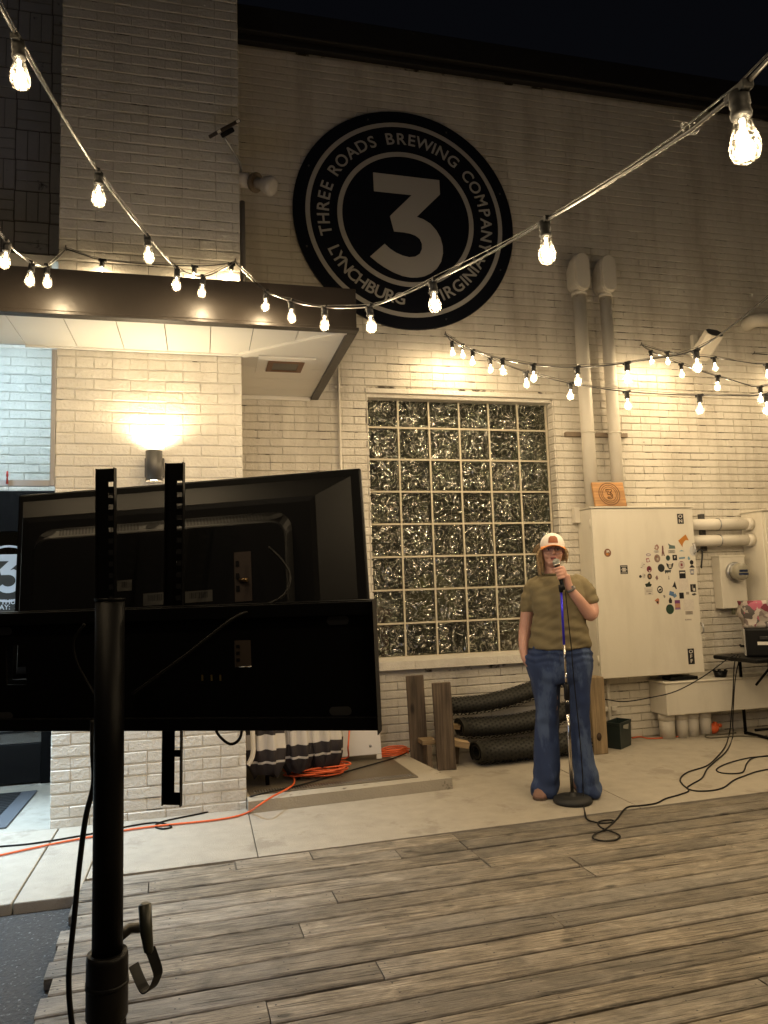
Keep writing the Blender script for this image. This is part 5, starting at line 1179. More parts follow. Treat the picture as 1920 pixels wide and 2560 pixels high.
for xx in (bx0+.045, bx0+.325, bx1-.04):
    c_ = MB(); P_ = [MT @ V((xx+.017*cos(a)+.006*sin(a),by1-.015+.010*sin(a),.0318+.0141-.0094*sin(a)+.0008)) for a in [2*pi*i/16 for i in range(16)]]; c_.add(P_, [tuple(range(16))]); c_.build('screw_well', M['hole'], tv)
def tvp(px, z):  # photo point on the back of the set
    n = (MT.to_3x3() @ V((0,0,1))); return MT.inverted() @ PN(px[0], px[1], MT @ V((0,0,z)), n)
pal = mat('label_paper', (.07,.068,.065), .6); ink = mat('label_ink', (.02,.02,.02), .6)
for (x0,y0),(x1,y1) in (((293,1449),(330,1479)), ((358,1480),(416,1515)), ((463,1474),(531,1508))):
    a, b = tvp((x0,y1),.0617), tvp((x1,y0),.0617)
    c_ = MB(); c_.box((a.x,a.y,.0618),(b.x,b.y,.0621), MT); lb_ = c_.build('paper_label', pal, tv); c_ = MB(); x = a.x+.012; rn = random.Random(x0)
    while x < b.x-.012: ww = rn.choice((.0012,.002,.003)); c_.box((x,a.y+(b.y-a.y)*.35,.06215),(x+ww,b.y-.004,.0623), MT); x += ww+rn.choice((.0012,.002))
    c_.build('bar_marks', ink, lb_)
for (x0,y0),(x1,y1) in (((588,1378),(627,1505)), ((588,1598),(627,1668))):
    a, b = tvp((x0,y1),.0617), tvp((x1,y0),.0617)
    c_ = MB(); c_.box((a.x,a.y,.0617),(b.x,b.y,.0625), MT); pp_ = c_.build('port_panel', mat('port_panel', (.045,.032,.026), .5), tv)
    for t_ in (.2,.45,.7):
        c_ = MB(); c_.box((a.x+.004,a.y+(b.y-a.y)*t_,.0626),(a.x+.013,a.y+(b.y-a.y)*(t_+.12),.064), MT); c_.build('socket', M['black'], pp_)
    if y0 < 1500:
        c_ = MB(); q = tvp((605,1450),.07); c_.tube([MT @ V((q.x-.008,q.y,.066)),MT @ V((q.x+.014,q.y,.070))], .005, 8); c_.build('coax_plug', mat('brass', (.45,.30,.15), .3, metal=1.), pp_)

sd_ = empty('tv_stand', (0,0,0), 'black pole stand with wide mounting plate and slotted rails holding the television', 'stand')
pt = PD(275,1500,1.66); sd_.location = (pt.x, pt.y, 0)
ML = fr(-.425,-.055,.004,V((-1.492,-4.321,1.203))); LW, LH = 1.023, .288
def lp_(px): 
    n = (ML.to_3x3() @ V((0,0,1))); return ML.inverted() @ PN(px[0], px[1], ML @ V((0,0,0)), n)
a, b = lp_((18,1712)), lp_((65,1612)); c, d = lp_((588,1668)), lp_((627,1600))
xs_ = [-LW/2, a.x, b.x, c.x, d.x, LW/2]; c_ = MB()
for i in range(5):
    x0, x1 = xs_[i], xs_[i+1]
    if i in (1,3):
        lo, hi = (a.y,b.y) if i == 1 else (c.y,d.y)
        c_.box((x0,-LH/2,-.002),(x1,lo,.002), ML); c_.box((x0,hi,-.002),(x1,LH/2,.002), ML)
    else: c_.box((x0,-LH/2,-.002),(x1,LH/2,.002), ML)
c_.build('mount_plate', M['blackmetal'], sd_)
for s_ in (-1,1):
    c_ = MB(); c_.bevbox((-LW/2,s_*LH/2-(.030 if s_>0 else .0),.0022),(LW/2,s_*LH/2+(.0 if s_>0 else .030),.016), .002, ML); c_.bevbox((-LW/2,s_*LH/2-.002,-.03),(LW/2,s_*LH/2+.002,-.0022), .001, ML); c_.build('flange', M['blackmetal'], sd_)
c_ = MB(); c_.prism([(LW/2+.0005,-.03),(LW/2+.0025,-.03),(LW/2+.0025,.014),(LW/2+.0005,.014)], -LH/2-.006, LH/2+.004, ML @ Matrix.Rotation(-pi/2,4,'X')); c_.build('end_cap', M['blackmetal'], sd_)
for px in ((845,1551),(852,1777),(8,1578),(10,1790)):
    q = lp_(px); c_ = MB(); P_ = []
    for i in range(20):
        t_ = 2*pi*i/20; P_.append((q.x+.016*(1 if cos(t_)>0 else -1)+.010*cos(t_), q.y+.010*sin(t_)))
    c_.prism(P_, .0022, .0032, ML); c_.build('slot_cap', mat('slot_grey', (.035,.035,.037), .5), sd_)
for i, px in enumerate(((507,1694),(530,1694),(552,1694))):
    q = lp_(px); c_ = MB(); c_.box((q.x-.0022,q.y-.007,.0022),(q.x+.0022,q.y+.007,.0030), ML); c_.build('brass_pin', mat('pin', (.30,.22,.08), .4, metal=.8), sd_)
# slotted rails hooked on the plate, one on each side of the pole
def rail(xt, yt, xb, yb, D0, wpx):
    t_, b_ = PD(xt,yt,D0), PD(xb,yb,D0-.06); up = (t_-b_).normalized(); L = (t_-b_).length; x = V((cos(-.35),sin(-.35),0)); x = (x-up*x.dot(up)).normalized(); n = x.cross(up)
    Mr = Matrix.Translation(b_) @ Matrix((x,up,n)).transposed().to_4x4(); wd = wpx*D0/FPX
    s = MB(); 
    # web with a column of holes: two side strips and bridges between the holes
    hx0, hx1 = wd*.18, wd*.58
    s.box((-wd/2,0,0),(-wd/2+wd*.58,L,.0025), Mr); s.box((-wd/2+wd*.86,0,0),(wd/2,L,.0025), Mr)
    y = 0.; rn = random.Random(int(xt)); last = 0.
    holes = []
    yy = .03; 
    for ln in (.085,.11,.05,.012,.012,.012,.04,.012,.012,.012,.012,.012,.012,.012,.012,.012,.012,.012,.012):
        if yy+ln > L-.008: break
        holes.append((yy,yy+ln)); yy += ln+.0165
    y = 0.
    for h0, h1 in holes:
        s.box((-wd/2+wd*.58,y,0),(-wd/2+wd*.86,h0,.0025), Mr); y = h1
    s.box((-wd/2+wd*.58,y,0),(-wd/2+wd*.86,L,.0025), Mr)
    s.box((wd/2-.0015,0,.0026),(wd/2+.001,L,.016), Mr); s.box((-wd/2-.001,0,.0026),(-wd/2+.0015,L,.010), Mr)
    r_ = s.build('rail', M['blackmetal'], sd_)
    return r_
rail(268,1172,268,1985,1.86,50); rail(440,1158,432,2012,1.86,48)
pb = V((pt.x,pt.y,0)); ptz = pt.z
c_ = MB(); c_.tube([V((pt.x,pt.y,.62)), V((pt.x,pt.y,ptz))], .0318, 24); c_.tube([V((pt.x,pt.y,ptz-.002)), V((pt.x,pt.y,ptz+.004))], .0335, 24); c_.build('pole', M['blackmetal'], sd_)
zc = PD(283,2330,1.70).z
c_ = MB(); c_.tube([V((pt.x,pt.y,.10)), V((pt.x,pt.y,zc))], .0395, 24); c_.build('lower_tube', M['blackmetal'], sd_)
c_ = MB(); c_.tube([V((pt.x,pt.y,zc-.12)), V((pt.x,pt.y,zc-.115)), V((pt.x,pt.y,zc+.0)), V((pt.x,pt.y,zc+.012))], [.040,.043,.043,.041], 24); c_.tube([V((pt.x,pt.y,zc-.055)), V((pt.x,pt.y,zc-.045))], .0445, 24); c_.build('collar', M['black'], sd_)
h0 = PD(325,2320,1.66); c_ = MB(); c_.tube([V((pt.x,pt.y,h0.z)), h0, PD(372,2318,1.62)], [.014,.012,.010], 10); c_.build('clamp_bolt', M['grey'], sd_)
lv = MB(); k0, k1, k2 = PD(362,2262,1.60), PD(366,2330,1.58), PD(372,2378,1.57)
lv.tube([k0+V((0,0,.004)),k0,k1,k2,k2-V((0,0,.004))], [.008,.014,.013,.010,.006], 12); lv.build('clamp_lever', mat('olive_lever', (.022,.024,.016), .4), sd_)
sp2 = MB(); pth = smooth_path([PD(376,2372,1.57),PD(394,2425,1.57),PD(392,2445,1.57),PD(378,2472,1.57),PD(360,2470,1.58),PD(334,2412,1.60)],5)
n_ = []; wv = (RGT*.55+FWD*.8).normalized()*.012
for q in pth: n_.append([q-wv+UPV*.001,q+wv+UPV*.001,q+wv-UPV*.002,q-wv-UPV*.002])
sp2.rings(n_, smooth=False); sp2.build('strap', M['black'], sd_)
c_ = MB(); c_.lathe([(.05,.03),(.30,.018),(.32,.012),(.32,.0035)], 40, Matrix.Translation((pt.x,pt.y,0))); c_.lathe([(.055,.03),(.045,.10)], 24, Matrix.Translation((pt.x,pt.y,0))); c_.build('base', M['blackmetal'], sd_)
cable1 = smooth_path([PD(232,1800,1.72),PD(232,1880,1.70),PD(234,1960,1.69),PD(215,2040,1.68),PD(200,2150,1.67),PD(185,2300,1.66),PD(172,2440,1.65),PD(180,2560,1.64),PD(205,2680,1.64)]+[V((pt.x-.06,pt.y-.05,.35)),V((pt.x-.10,pt.y-.1,.03)),V((pt.x-.3,pt.y+.1,.012))],6)
c_ = MB(); c_.tube(cable1, .0062, 8); c_.build('power_cord', M['wire'], sd_)
c_ = MB(); c_.tube(smooth_path([PD(535,1800,1.80),PD(545,1835,1.80),PD(575,1860,1.80),PD(600,1845,1.80),PD(606,1800,1.80)],5), .0036, 6); c_.build('loop_cord', M['wire'], sd_)
c_ = MB(); c_.tube(smooth_path([PD(672,1368,1.86),PD(705,1400,1.82),PD(725,1440,1.78),PD(708,1490,1.75),PD(640,1522,1.73),PD(580,1548,1.70),PD(460,1640,1.68),PD(330,1735,1.68)],6), .0032, 6); c_.build('signal_cord', M['wire'], sd_)
c_ = MB(); c_.tube(smooth_path([PD(212,1560,1.72),PD(185,1600,1.72),PD(190,1650,1.72),PD(215,1700,1.72),PD(240,1740,1.70)],6), .0032, 6); c_.build('signal_cord', M['wire'], sd_)
# ------------------------------------------------------------------ microphone stand
ms = empty('microphone_stand', (.863,-1.75,0), 'straight microphone stand with round black base and upper tube painted with a blue reflection', 'stand')
mbp = PZ(1432,2006,0); mb_ = V((mbp.x,mbp.y,0)); ms.location = mb_
mtop = PN(1402,1462,mb_+V((-.445,-.896,0))*.03,V((-.445,-.896,0)).normalized())
def sp_at(t): return mb_.lerp(mtop, t)
c_ = MB(); c_.lathe([(.118,.0005),(.124,.012),(.120,.026),(.098,.038),(.06,.043),(.022,.046),(.019,.062)], 40, Matrix.Translation(mb_)); c_.build('base', M['rubber'], ms)
tj = .50
c_ = MB(); c_.tube([sp_at(.035), sp_at(tj)], .0112, 14); c_.build('lower_tube', M['chrome'], ms)
c_ = MB(); c_.tube([sp_at(tj-.035), sp_at(tj-.03), sp_at(tj+.035), sp_at(tj+.04)], [.014,.0185,.0185,.012], 14); c_.tube([sp_at(.40), sp_at(.41), sp_at(.445), sp_at(.455)], [.012,.0155,.0155,.012], 12); c_.build('clutch', M['black'], ms)
c_ = MB(); c_.tube([sp_at(tj+.04), sp_at(tj+.09)], .0078, 12); c_.tube([sp_at(tj+.09), sp_at(.72)], .0078, 12); c_.build('upper_tube', M['chrome'], ms)
c_ = MB(); c_.tube([sp_at(.7205), sp_at(.975)], .0080, 12); c_.build('blue_reflection_tube', M['bluereflect'], ms)
c_ = MB(); c_.tube([sp_at(.965), sp_at(.985), sp_at(1.0)], [.013,.016,.017], 12); c_.build('clip', M['black'], ms)

# ------------------------------------------------------------------ the singer
PP = V((.897,-1.546,0)); NF = V((CAM.x-PP.x, CAM.y-PP.y, 0)).normalized(); RR = V((-NF.y, NF.x, 0)); UZ = V((0,0,1))
if RR.dot(RGT) < 0: RR = -RR
def B(x, y, off=0.): return PN(x, y, PP+NF*off, NF)
per = empty('person', PP, 'person in olive shirt, wide blue jeans and trucker cap singing into a microphone', 'person')
def sect(y, xl, xr, ry, off=0., n=28, ex=.85, wob=0., ph=0.):
    a, b = B(xl,y,off), B(xr,y,off); c = (a+b)/2; rx = (b-a).length/2; zz = c.z; out = []
    for i in range(n):
        t = 2*pi*i/n; cx, sx = cos(t), sin(t)
        q = c+RR*(rx*(abs(cx)**ex)*(1 if cx>0 else -1))+NF*(ry*(abs(sx)**ex)*(1 if sx>0 else -1))
        if wob: q += (q-c).normalized()*wob*sin(5*t+ph)
        out.append(V((q.x,q.y,zz)))
    return out
def ell(mb, c, r, M3=None): return mb.ball(c, r, M3)
HB = Matrix((RR,NF,UZ)).transposed().to_4x4()
hc = B(1381,1377,.02); HM = Matrix.Translation(hc) @ HB @ Matrix.Rotation(radians(-4),4,'Z') @ Matrix.Rotation(radians(2),4,'Y')
def hl(mb, c, r): 
    m_ = HM.to_3x3().to_4x4(); return mb.ball(HM @ V(c), r, m_, 18, 12)
# fist round the microphone
m0, m1 = B(1391,1406,.185), B(1404,1456,.19); max_ = (m1-m0).normalized(); fr_ = (NF-max_*NF.dot(max_)).normalized(); rt = fr_.cross(max_); 
if rt.dot(RR) < 0: rt = -rt
hcn = B(1401,1432,.187); hcn = m0+max_*(hcn-m0).dot(max_)
sk = MB()
for y in (0,): pass
hl(sk,(0,-.012,.022),(.074,.092,.088)); hl(sk,(0,.016,-.025),(.064,.070,.082)); hl(sk,(0,.034,-.078),(.043,.046,.034)); hl(sk,(0,.030,-.055),(.055,.052,.045))
hl(sk,(0,.094,-.016),(.0135,.016,.014)); hl(sk,(0,.086,.004),(.009,.012,.026)); hl(sk,(.034,.060,-.03),(.027,.024,.026)); hl(sk,(-.034,.060,-.03),(.027,.024,.026))
hl(sk,(.030,.074,.022),(.024,.012,.008)); hl(sk,(-.030,.074,.022),(.024,.012,.008)); hl(sk,(0,.073,-.085),(.018,.016,.014))
hl(sk,(.073,-.004,-.008),(.010,.018,.030)); hl(sk,(-.073,-.004,-.008),(.010,.018,.030))
sk.tube([HM @ V((0,-.01,-.05)), HM @ V((0,-.02,-.10)), B(1383,1440,-.02), B(1384,1462,-.02)], [.056,.054,.060,.085], 18)
# torso and legs under the clothes
sk.rings([sect(y,xl+8,xr-8,ry-.02,o) for y,xl,xr,ry,o in ((1444,1350,1425,.07,-.02),(1462,1328,1455,.095,0),(1500,1334,1460,.12,0),(1560,1335,1463,.12,0),(1615,1328,1470,.13,0),(1660,1325,1472,.12,0),(1695,1335,1468,.10,0))])
for xs in (((1670,1335,1398),(1760,1345,1395),(1850,1350,1388),(1940,1352,1380),(1985,1352,1378)), ((1670,1404,1470),(1760,1420,1470),(1850,1434,1472),(1940,1446,1474),(1975,1448,1474))):
    sk.rings([sect(y,a,b,.07 if y < 1800 else .045) for y,a,b in xs])
# arms
LA = [(1338,1464,-.01,.042),(1322,1500,-.02,.042),(1316,1545,-.03,.043),(1312,1580,-.03,.042),(1309,1612,.0,.034),(1311,1638,.02,.027),(1317,1650,.03,.030),(1328,1664,.035,.028)]
sk.tube(smooth_path([B(x,y,o) for x,y,o,r in LA],3), [LA[min(i//3,len(LA)-1)][3] if i % 3 == 0 else LA[i//3][3]+(LA[min(i//3+1,len(LA)-1)][3]-LA[i//3][3])*(i%3)/3 for i in range(3*(len(LA)-1)+1)], 14)
RA = [(1448,1462,-.01,.042),(1468,1490,.01,.044),(1479,1520,.03,.047),(1476,1536,.06,.047),(1462,1521,.09,.043),(1445,1498,.13,.036),(1430,1478,.155,.028),(1421,1462,.165,.026)]
pr = [B(x,y,o) for x,y,o,r in RA]+[hcn+rt*.040+max_*.022-fr_*.012]; rd = [r for *_, r in RA]+[.024]
sk.tube(smooth_path(pr,3), [rd[i//3]+(rd[min(i//3+1,len(rd)-1)]-rd[i//3])*(i%3)/3 for i in range(3*(len(rd)-1)+1)], 14)
HBm = Matrix((rt,fr_,-max_)).transposed().to_4x4()
sk.ball(hcn+rt*.034-fr_*.010, (.015,.028,.042), HBm); sk.ball(hcn+rt*.030-fr_*.022+max_*.01, (.018,.020,.036), HBm)
for i in range(4):
    s_ = -.034+.0215*i; R0 = .0225; pts = []
    for k in range(9):
        a = radians(-35+ (215-10*i)*k/8); pts.append(hcn+max_*(s_+.004*k/8)+(rt*cos(a)+fr_*sin(a))*(R0+(.010 if k == 0 else 0)))
    sk.tube(pts, [.0105,.0105,.0110,.0102,.0098,.0100,.0092,.0086,.0065], 10)
sk.tube([hcn+rt*.030-fr_*.018+max_*.0, hcn+rt*.012-fr_*.028-max_*.022, hcn-rt*.008-fr_*.024-max_*.038, hcn-rt*.016-fr_*.012-max_*.046], [.015,.0125,.0105,.008], 10)
skin = mat('skin', (.56,.31,.235), .52, bump=.08, bscale=180, var=.07, vscale=14); skin.node_tree.nodes['Principled BSDF'].inputs['Subsurface Weight'].default_value = .08
skin.node_tree.nodes['Principled BSDF'].inputs['Subsurface Radius'].default_value = (.02,.008,.005)
remesh(sk, .0048, 2, .45).build('body', skin, per)
# face
ey = mat('eye_white', (.55,.50,.47), .3); ir = mat('iris', (.03,.035,.035), .2); lipm = mat('lips', (.42,.13,.12), .4); brow = mat('brow', (.17,.10,.05), .8)
for s_ in (-1,1):
    c_ = MB(); c_.ball(HM @ V((s_*.030,.0745,.004)), (.0125,.008,.0065), HM.to_3x3().to_4x4()); c_.build('eye', ey, per)
    c_ = MB(); c_.ball(HM @ V((s_*.030,.0805,.004)), (.0052,.0035,.0055), HM.to_3x3().to_4x4()); c_.build('iris', ir, per)
    c_ = MB(); c_.tube([HM @ V((s_*(.014+.036*t),.088-.016*t,.0205+.007*sin(t*2.6))) for t in [k/5 for k in range(6)]], [.0028,.0034,.0034,.003,.0024,.0014], 6); c_.build('eyebrow', brow, per)
    c_ = MB(); c_.tube([HM @ V((s_*(.019+.024*t),.0835-.006*t,.0095+.002*sin(t*3.1))) for t in [k/4 for k in range(5)]], .0016, 5); c_.build('lash_line', ir, per)
c_ = MB(); c_.tube([HM @ V((.024*t,.088-.012*t*t,-.0475+.003*abs(t)*0-.002*t*t)) for t in [-1,-.6,-.25,0,.25,.6,1]], [.0016,.0038,.0048,.0040,.0048,.0038,.0016], 8)
c_.tube([HM @ V((.021*t,.085-.010*t*t,-.0625+.006*t*t)) for t in [-1,-.5,0,.5,1]], [.0016,.0048,.0062,.0048,.0016], 8); c_.build('lips', lipm, per)
c_ = MB(); c_.ball(HM @ V((0,.0825,-.0545)), (.019,.006,.0058), HM.to_3x3().to_4x4()); c_.build('mouth', mat('mouth_dark', (.03,.012,.01), .6), per)
gl = MB()
for s_ in (-1,1):
    P_ = []
    for i in range(29):
        t = 2*pi*i/28; cx, sx = cos(t), sin(t); P_.append(HM @ V((s_*.0335+.0275*(abs(cx)**.65)*(1 if cx>0 else -1), .0955-.006*(abs(cx)**.65)*(1 if cx*s_>0 else 0), .001+.0235*(abs(sx)**.75)*(1 if sx>0 else -1)-.003)))
    gl.tube(P_, .0019, 6, cap=False)
    gl.tube([HM @ V((s_*.061,.0895,.012)), HM @ V((s_*.074,.06,.012)), HM @ V((s_*.079,-.01,.006))], .002, 6)
gl.tube([HM @ V((-.008,.0965,.006)), HM @ V((0,.0985,.009)), HM @ V((.008,.0965,.006))], .002, 6)
gl.build('glasses', mat('rose_frame', (.20,.11,.12), .3), per)
# cap: crown, mesh back, brim, patch
def cap_pt(th, ph, r=(.0845,.100,.092), c=(0,-.012,.030)):
    return HM @ V((c[0]+r[0]*cos(ph)*cos(th), c[1]+r[1]*cos(ph)*sin(th), c[2]+r[2]*sin(ph)*(1.0+.06*max(0,sin(th))*cos(ph))))
def cap_part(t0, t1, nm, m_, thick=.003):
    s = MB(); rr = []
    for i in range(11):
        ph = radians(-2+ (92)*i/10); rr.append([cap_pt(radians(t0+(t1-t0)*k/16), ph) for k in range(17)])
    vs = [q for r_ in rr for q in r_]; cc = HM @ V((0,-.012,.0)); n0 = len(vs); vs2 = [q+(cc-q).normalized()*thick for q in vs]
    fs = [(i*17+k,i*17+k+1,(i+1)*17+k+1,(i+1)*17+k) for i in range(10) for k in range(16)]
    s.add(vs, fs, True); s.add(vs2, [f_[::-1] for f_ in fs], True); return s.build(nm, m_, per)
cap_part(12,168,'cap_front',mat('cap_white', (.74,.69,.63), .8, bump=.15, bscale=400)); cap_part(168,372,'cap_mesh',mat('cap_mesh', (.045,.045,.035), .85, bump=.5, bscale=500))
br = MB(); top = []; N_ = 17
for k in range(N_):
    t = -1+2*k/(N_-1); a = radians(90-68*t); e0 = V((.0855*cos(a),-.012+.101*sin(a),.030-.003))
    out = V((.078*t*1.02, .088+.062*sqrt(max(0,1-.80*t*t)), .030+.002-.030*t*t))
    top.append((e0, e0.lerp(out,.5)+V((0,0,.005*(1-t*t))), out))
vs = [HM @ q for r_ in top for q in r_]+[HM @ (q+V((0,0,-.004))) for r_ in top for q in r_]; o_ = 3*N_
fs = []
for k in range(N_-1):
    for j_ in range(2):
        a = k*3+j_; fs += [(a,a+3,a+4,a+1),(o_+a,o_+a+1,o_+a+4,o_+a+3)]
    fs += [(k*3+2,k*3+5,o_+k*3+5,o_+k*3+2)]
br.add(vs, fs, True); br.build('cap_brim', mat('cap_orange', (.62,.22,.055), .8, bump=.1, bscale=300), per)
pt_ = MB(); P_ = [(-.034,-.020),(.034,-.020),(.036,.012),(.018,.026),(-.018,.026),(-.036,.012)]
def on_cap(x, z): 
    th = radians(90)-x/.085; ph = math.asin(max(-1,min(1,(z-.030)/.092))); return cap_pt(th, ph, (.0875,.1032,.0945))
gx = 8; 
rows = []
for j_ in range(5):
    z = .048+.045*j_/4; hw = .033 if j_ < 4 else .020
    rows.append([on_cap(-hw+2*hw*k/gx, z) for k in range(gx+1)])
vs = [q for r_ in rows for q in r_]; fs = [(j_*(gx+1)+k,j_*(gx+1)+k+1,(j_+1)*(gx+1)+k+1,(j_+1)*(gx+1)+k) for j_ in range(4) for k in range(gx)]
pt_.add(vs, fs, True); pt_.build('cap_patch', mat('patch_leather', (.23,.065,.018), .6, bump=.2, bscale=200, var=.2, vscale=80), per)
# hair: strands round the sides and a loose fall on one shoulder
hr = MB(); rn = random.Random(2)
for i in range(170):
    s_ = -1 if i % 3 else 1; t = rn.random(); 
    st_ = HM @ V((s_*rn.uniform(.070,.080), rn.uniform(-.07,.045), rn.uniform(-.005,.03)))
    if s_ < 0:
        L_ = rn.uniform(.10,.185); p1 = st_+UZ*(-L_*.45)+RR*rn.uniform(-.030,-.002)+NF*rn.uniform(-.01,.02); p2 = st_-UZ*L_+RR*rn.uniform(-.030,.018)+NF*rn.uniform(-.01,.03)
    else:
        L_ = rn.uniform(.04,.09); p1 = st_+UZ*(-L_*.4)+RR*rn.uniform(.006,.024); p2 = st_-UZ*L_+RR*rn.uniform(-.01,.022)+NF*rn.uniform(-.02,.01)
    w_ = rn.uniform(.0018,.0042); hr.tube(smooth_path([st_,p1,p2],3), [w_*.7,w_,w_,w_*.9,w_*.8,w_*.6,w_*.2], 5)
for i in range(26):
    st_ = HM @ V((-.070,-.05,.045))+V((rn.uniform(-.008,.008),rn.uniform(-.01,.01),rn.uniform(-.012,.012))); p2 = st_-RR*rn.uniform(.03,.065)-UZ*rn.uniform(.02,.075); p1 = st_.lerp(p2,.5)+UZ*.012
    hr.tube(smooth_path([st_,p1,p2],3), [.002,.0026,.0026,.0022,.0018,.0012,.0006], 5)
hr.ball(HM @ V((-.060,-.035,-.035)), (.020,.045,.055), HM.to_3x3().to_4x4()); hr.ball(HM @ V((.062,-.045,-.02)), (.022,.045,.05), HM.to_3x3().to_4x4()); hr.ball(HM @ V((0,-.085,-.03)), (.06,.03,.07), HM.to_3x3().to_4x4())
hr.build('hair', mat('hair', (.36,.24,.12), .5, bump=.6, bscale=160, var=.35, vscale=60, stretch=(1,1,.15)), per)
# shirt
sh_ = MB()
sh_.rings([sect(*q) for q in ((1434,1363,1405,.060,-.028),(1438,1352,1420,.070,-.025),(1445,1338,1444,.086,-.018),(1454,1329,1457,.100,-.01),(1466,1323,1463,.114,0),(1482,1326,1463,.128,.01),(1502,1331,1463,.142,.016),(1520,1333,1465,.142,.012),(1540,1332,1467,.138,.006),(1560,1329,1469,.138,.006),(1585,1325,1474,.145,.006),(1605,1321,1478,.150,.004),(1617,1320,1479,.151,.004),(1620,1323,1476,.146,.004))])
sh_.tube([B(1352,1452,-.01),B(1334,1464,-.015),B(1323,1495,-.02),B(1321,1528,-.03),B(1321,1531,-.03)], [.045,.054,.057,.056,.05], 18)
sh_.tube([B(1430,1446,-.01),B(1452,1458,-.01),B(1468,1484,.01),B(1476,1506,.02),B(1477,1509,.02)], [.045,.056,.058,.057,.05], 18)
def wr(a):
    l = a-PP; x = l.dot(RR); z = a.z
    f_ = .010*mn.noise(V((x*5, l.dot(NF)*4, z*17+x*9)))+.006*mn.noise(V((x*11,l.dot(NF)*9,z*30-x*14)))
    low = max(0., 1-abs(z-1.08)/.14); f_ += .007*low*sin(z*62+x*10+5*mn.noise(V((x*5,0,z*4))))
    return f_
remesh(sh_, .0078, 3, .5, wr).build('shirt', mat('shirt_olive', (.185,.150,.080), .9, bump=.25, bscale=350, var=.08, vscale=8), per)
c_ = MB(); c_.tube([q+(UZ*.002) for q in sect(1437,1361,1407,.066,-.016,24)]+[sect(1437,1361,1407,.066,-.016,24)[0]], .007, 8); c_.build('neckband', mat('shirt_band', (.14,.115,.055), .9), per)
# jeans
jn = MB()
jn.rings([sect(*q) for q in ((1608,1325,1475,.138,0),(1625,1318,1480,.146,0),(1645,1313,1482,.148,0),(1668,1317,1481,.146,0),(1690,1325,1478,.135,0),(1705,1332,1474,.11,0))])
jn.rings([sect(*q,28,.85,.006,q[0]*.02) for q in ((1660,1318,1402,.115,0),(1700,1328,1401,.110,0),(1740,1336,1400,.10,0),(1790,1339,1398,.094,0),(1850,1338,1398,.094,0),(1905,1337,1399,.100,.01),(1945,1334,1398,.110,.015),(1968,1328,1397,.120,.02),(1985,1329,1395,.122,.02))])
jn.rings([sect(*q,28,.85,.006,q[0]*.02) for q in ((1660,1398,1480,.115,0),(1700,1404,1477,.110,0),(1740,1413,1476,.10,0),(1790,1420,1477,.094,0),(1850,1424,1480,.094,0),(1905,1428,1487,.100,0),(1940,1431,1497,.110,0),(1962,1434,1503,.120,0),(1980,1437,1500,.122,0))])
ax0 = B(1317,1648,.03); jn.ball(ax0+RR*.012, (.032,.05,.05), HB)
def wj(a):
    l = a-PP; x = l.dot(RR); z = a.z; y_ = l.dot(NF)
    hip = max(0., 1-abs(z-.95)/.12); cuff = max(0., 1-z/.22); knee = max(0., 1-abs(z-.5)/.2)
    return .006*hip*sin(z*150+6*mn.noise(V((x*6,y_*6,z*5))))*1.1 + .026*cuff*mn.noise(V((x*9,y_*9,z*16))) + .018*mn.noise(V((x*12,y_*10,z*3.2)))+.012*knee*mn.noise(V((x*10,y_*8,z*14)))
def denim():
    m = mat('denim', (.022,.042,.115), .85, bump=.3, bscale=500, var=.30, vscale=9, detail=7, dark=(.060,.095,.19), dthr=.50, dscale=3.2, stretch=(2.2,2.2,.8)); return m
remesh(jn, .0085, 3, .5, wj).build('jeans', denim(), per)
st2 = mat('stitch', (.045,.06,.11), .8)
c_ = MB(); c_.tube([B(1398,1622,.153),B(1399,1645,.155),B(1401,1665,.152)], .0022, 5); c_.build('fly_seam', st2, per)
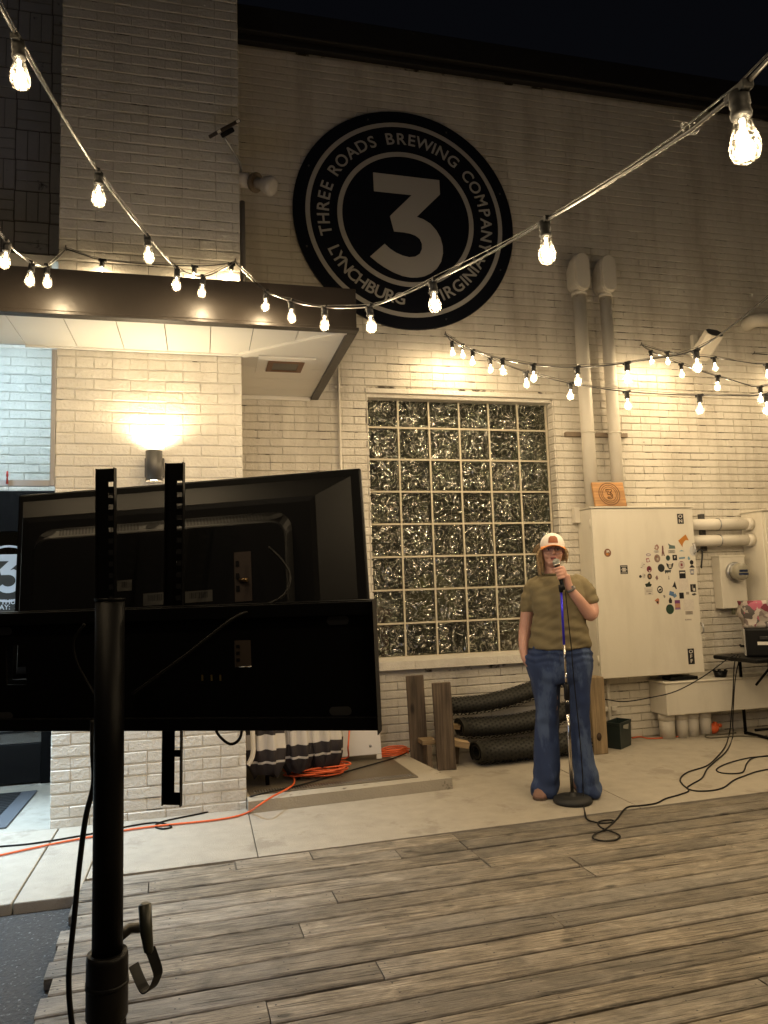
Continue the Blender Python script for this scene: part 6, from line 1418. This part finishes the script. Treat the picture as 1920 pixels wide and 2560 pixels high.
# shoes
shm = mat('clog', (.24,.135,.10), .75, bump=.2, bscale=120); slm = mat('sole', (.10,.07,.05), .8)
for px, py, ang in ((1353,1992,-.10),(1457,1980,.22)):
    c0 = PZ(px,py,.0); dirn = (NF*cos(ang)+RR*sin(ang)); sd0 = UZ.cross(dirn)
    Ms = Matrix.Translation((c0.x,c0.y,0)) @ Matrix((sd0,dirn,UZ)).transposed().to_4x4()
    s = MB(); s.rings([[Ms @ V((x_*w_,y_,z_)) for x_, z_ in ((-1,.012),(-1.,.028),(-.8,h_*.8),(-.35,h_),(.35,h_),(.8,h_*.8),(1.,.028),(1.,.012))] for y_, w_, h_ in ((-.15,.030,.06),(-.10,.036,.075),(-.03,.038,.082),(.02,.044,.070),(.055,.046,.058),(.082,.040,.046),(.098,.024,.032))]); s.build('shoe', shm, per)
    s = MB(); s.prism([(w_*sx,y_) for sx, lst in ((1,((-.155,.026),(-.10,.037),(-.03,.039),(.03,.047),(.06,.047),(.09,.036),(.104,.016))),(-1,((.104,.016),(.09,.036),(.06,.047),(.03,.047),(-.03,.039),(-.10,.037),(-.155,.026)))) for y_, w_ in lst], .0005, .0135, Ms); s.build('sole', slm, per)
# watch
wq = B(1427,1473,.160); wd_ = (B(1445,1498,.13)-B(1421,1462,.165)).normalized(); u1 = wd_.orthogonal().normalized(); u2 = wd_.cross(u1)
c_ = MB(); c_.tube([wq-wd_*.009,wq-wd_*.008,wq+wd_*.008,wq+wd_*.009], [.029,.0325,.0330,.030], 20); c_.build('watch_band', mat('watch_band', (.16,.15,.13), .5, bump=.4, bscale=150), per)
c_ = MB(); o_ = wq+(RR*.4+NF*.6+UZ*.5).normalized()*.030; c_.ball(o_, (.014,.014,.008)); c_.build('watch_face', M['chrome'], per)

# microphone in the hand
mk = empty('microphone', m0, 'silver headed black microphone held at the mouth of the person', 'microphone')
c_ = MB(); c_.tube([m0+max_*.018, m0+max_*.03, m0+max_*.10, m0+max_*.165, m0+max_*.185], [.019,.0175,.0145,.0120,.011], 18); c_.build('handle', M['black'], mk)
c_ = MB(); c_.ball(m0, .0255, None, 20, 14); c_.build('grille', mat('mic_grille', (.34,.35,.33), .45, metal=.7, bump=.8, bscale=700), mk)
c_ = MB(); c_.tube([m0+max_*.010,m0+max_*.018,m0+max_*.020], [.0262,.0262,.021], 20); c_.build('grille_band', M['chrome'], mk)
cl = smooth_path([m0+max_*.185, B(1412,1470,.20), B(1418,1520,.215), B(1424,1580,.20), B(1429,1625,.19), B(1433,1680,.175), B(1441,1760,.14), B(1450,1850,.13), B(1456,1930,.16), B(1458,1985,.17), PZ(1460,2020,.006), PZ(1462,2030,.006)], 5)
c_ = MB(); c_.tube(cl, .0034, 6); tag(c_.build('hanging_microphone_cable', M['wire']), 'thin black cable hanging from the microphone in front of the person', 'cable')
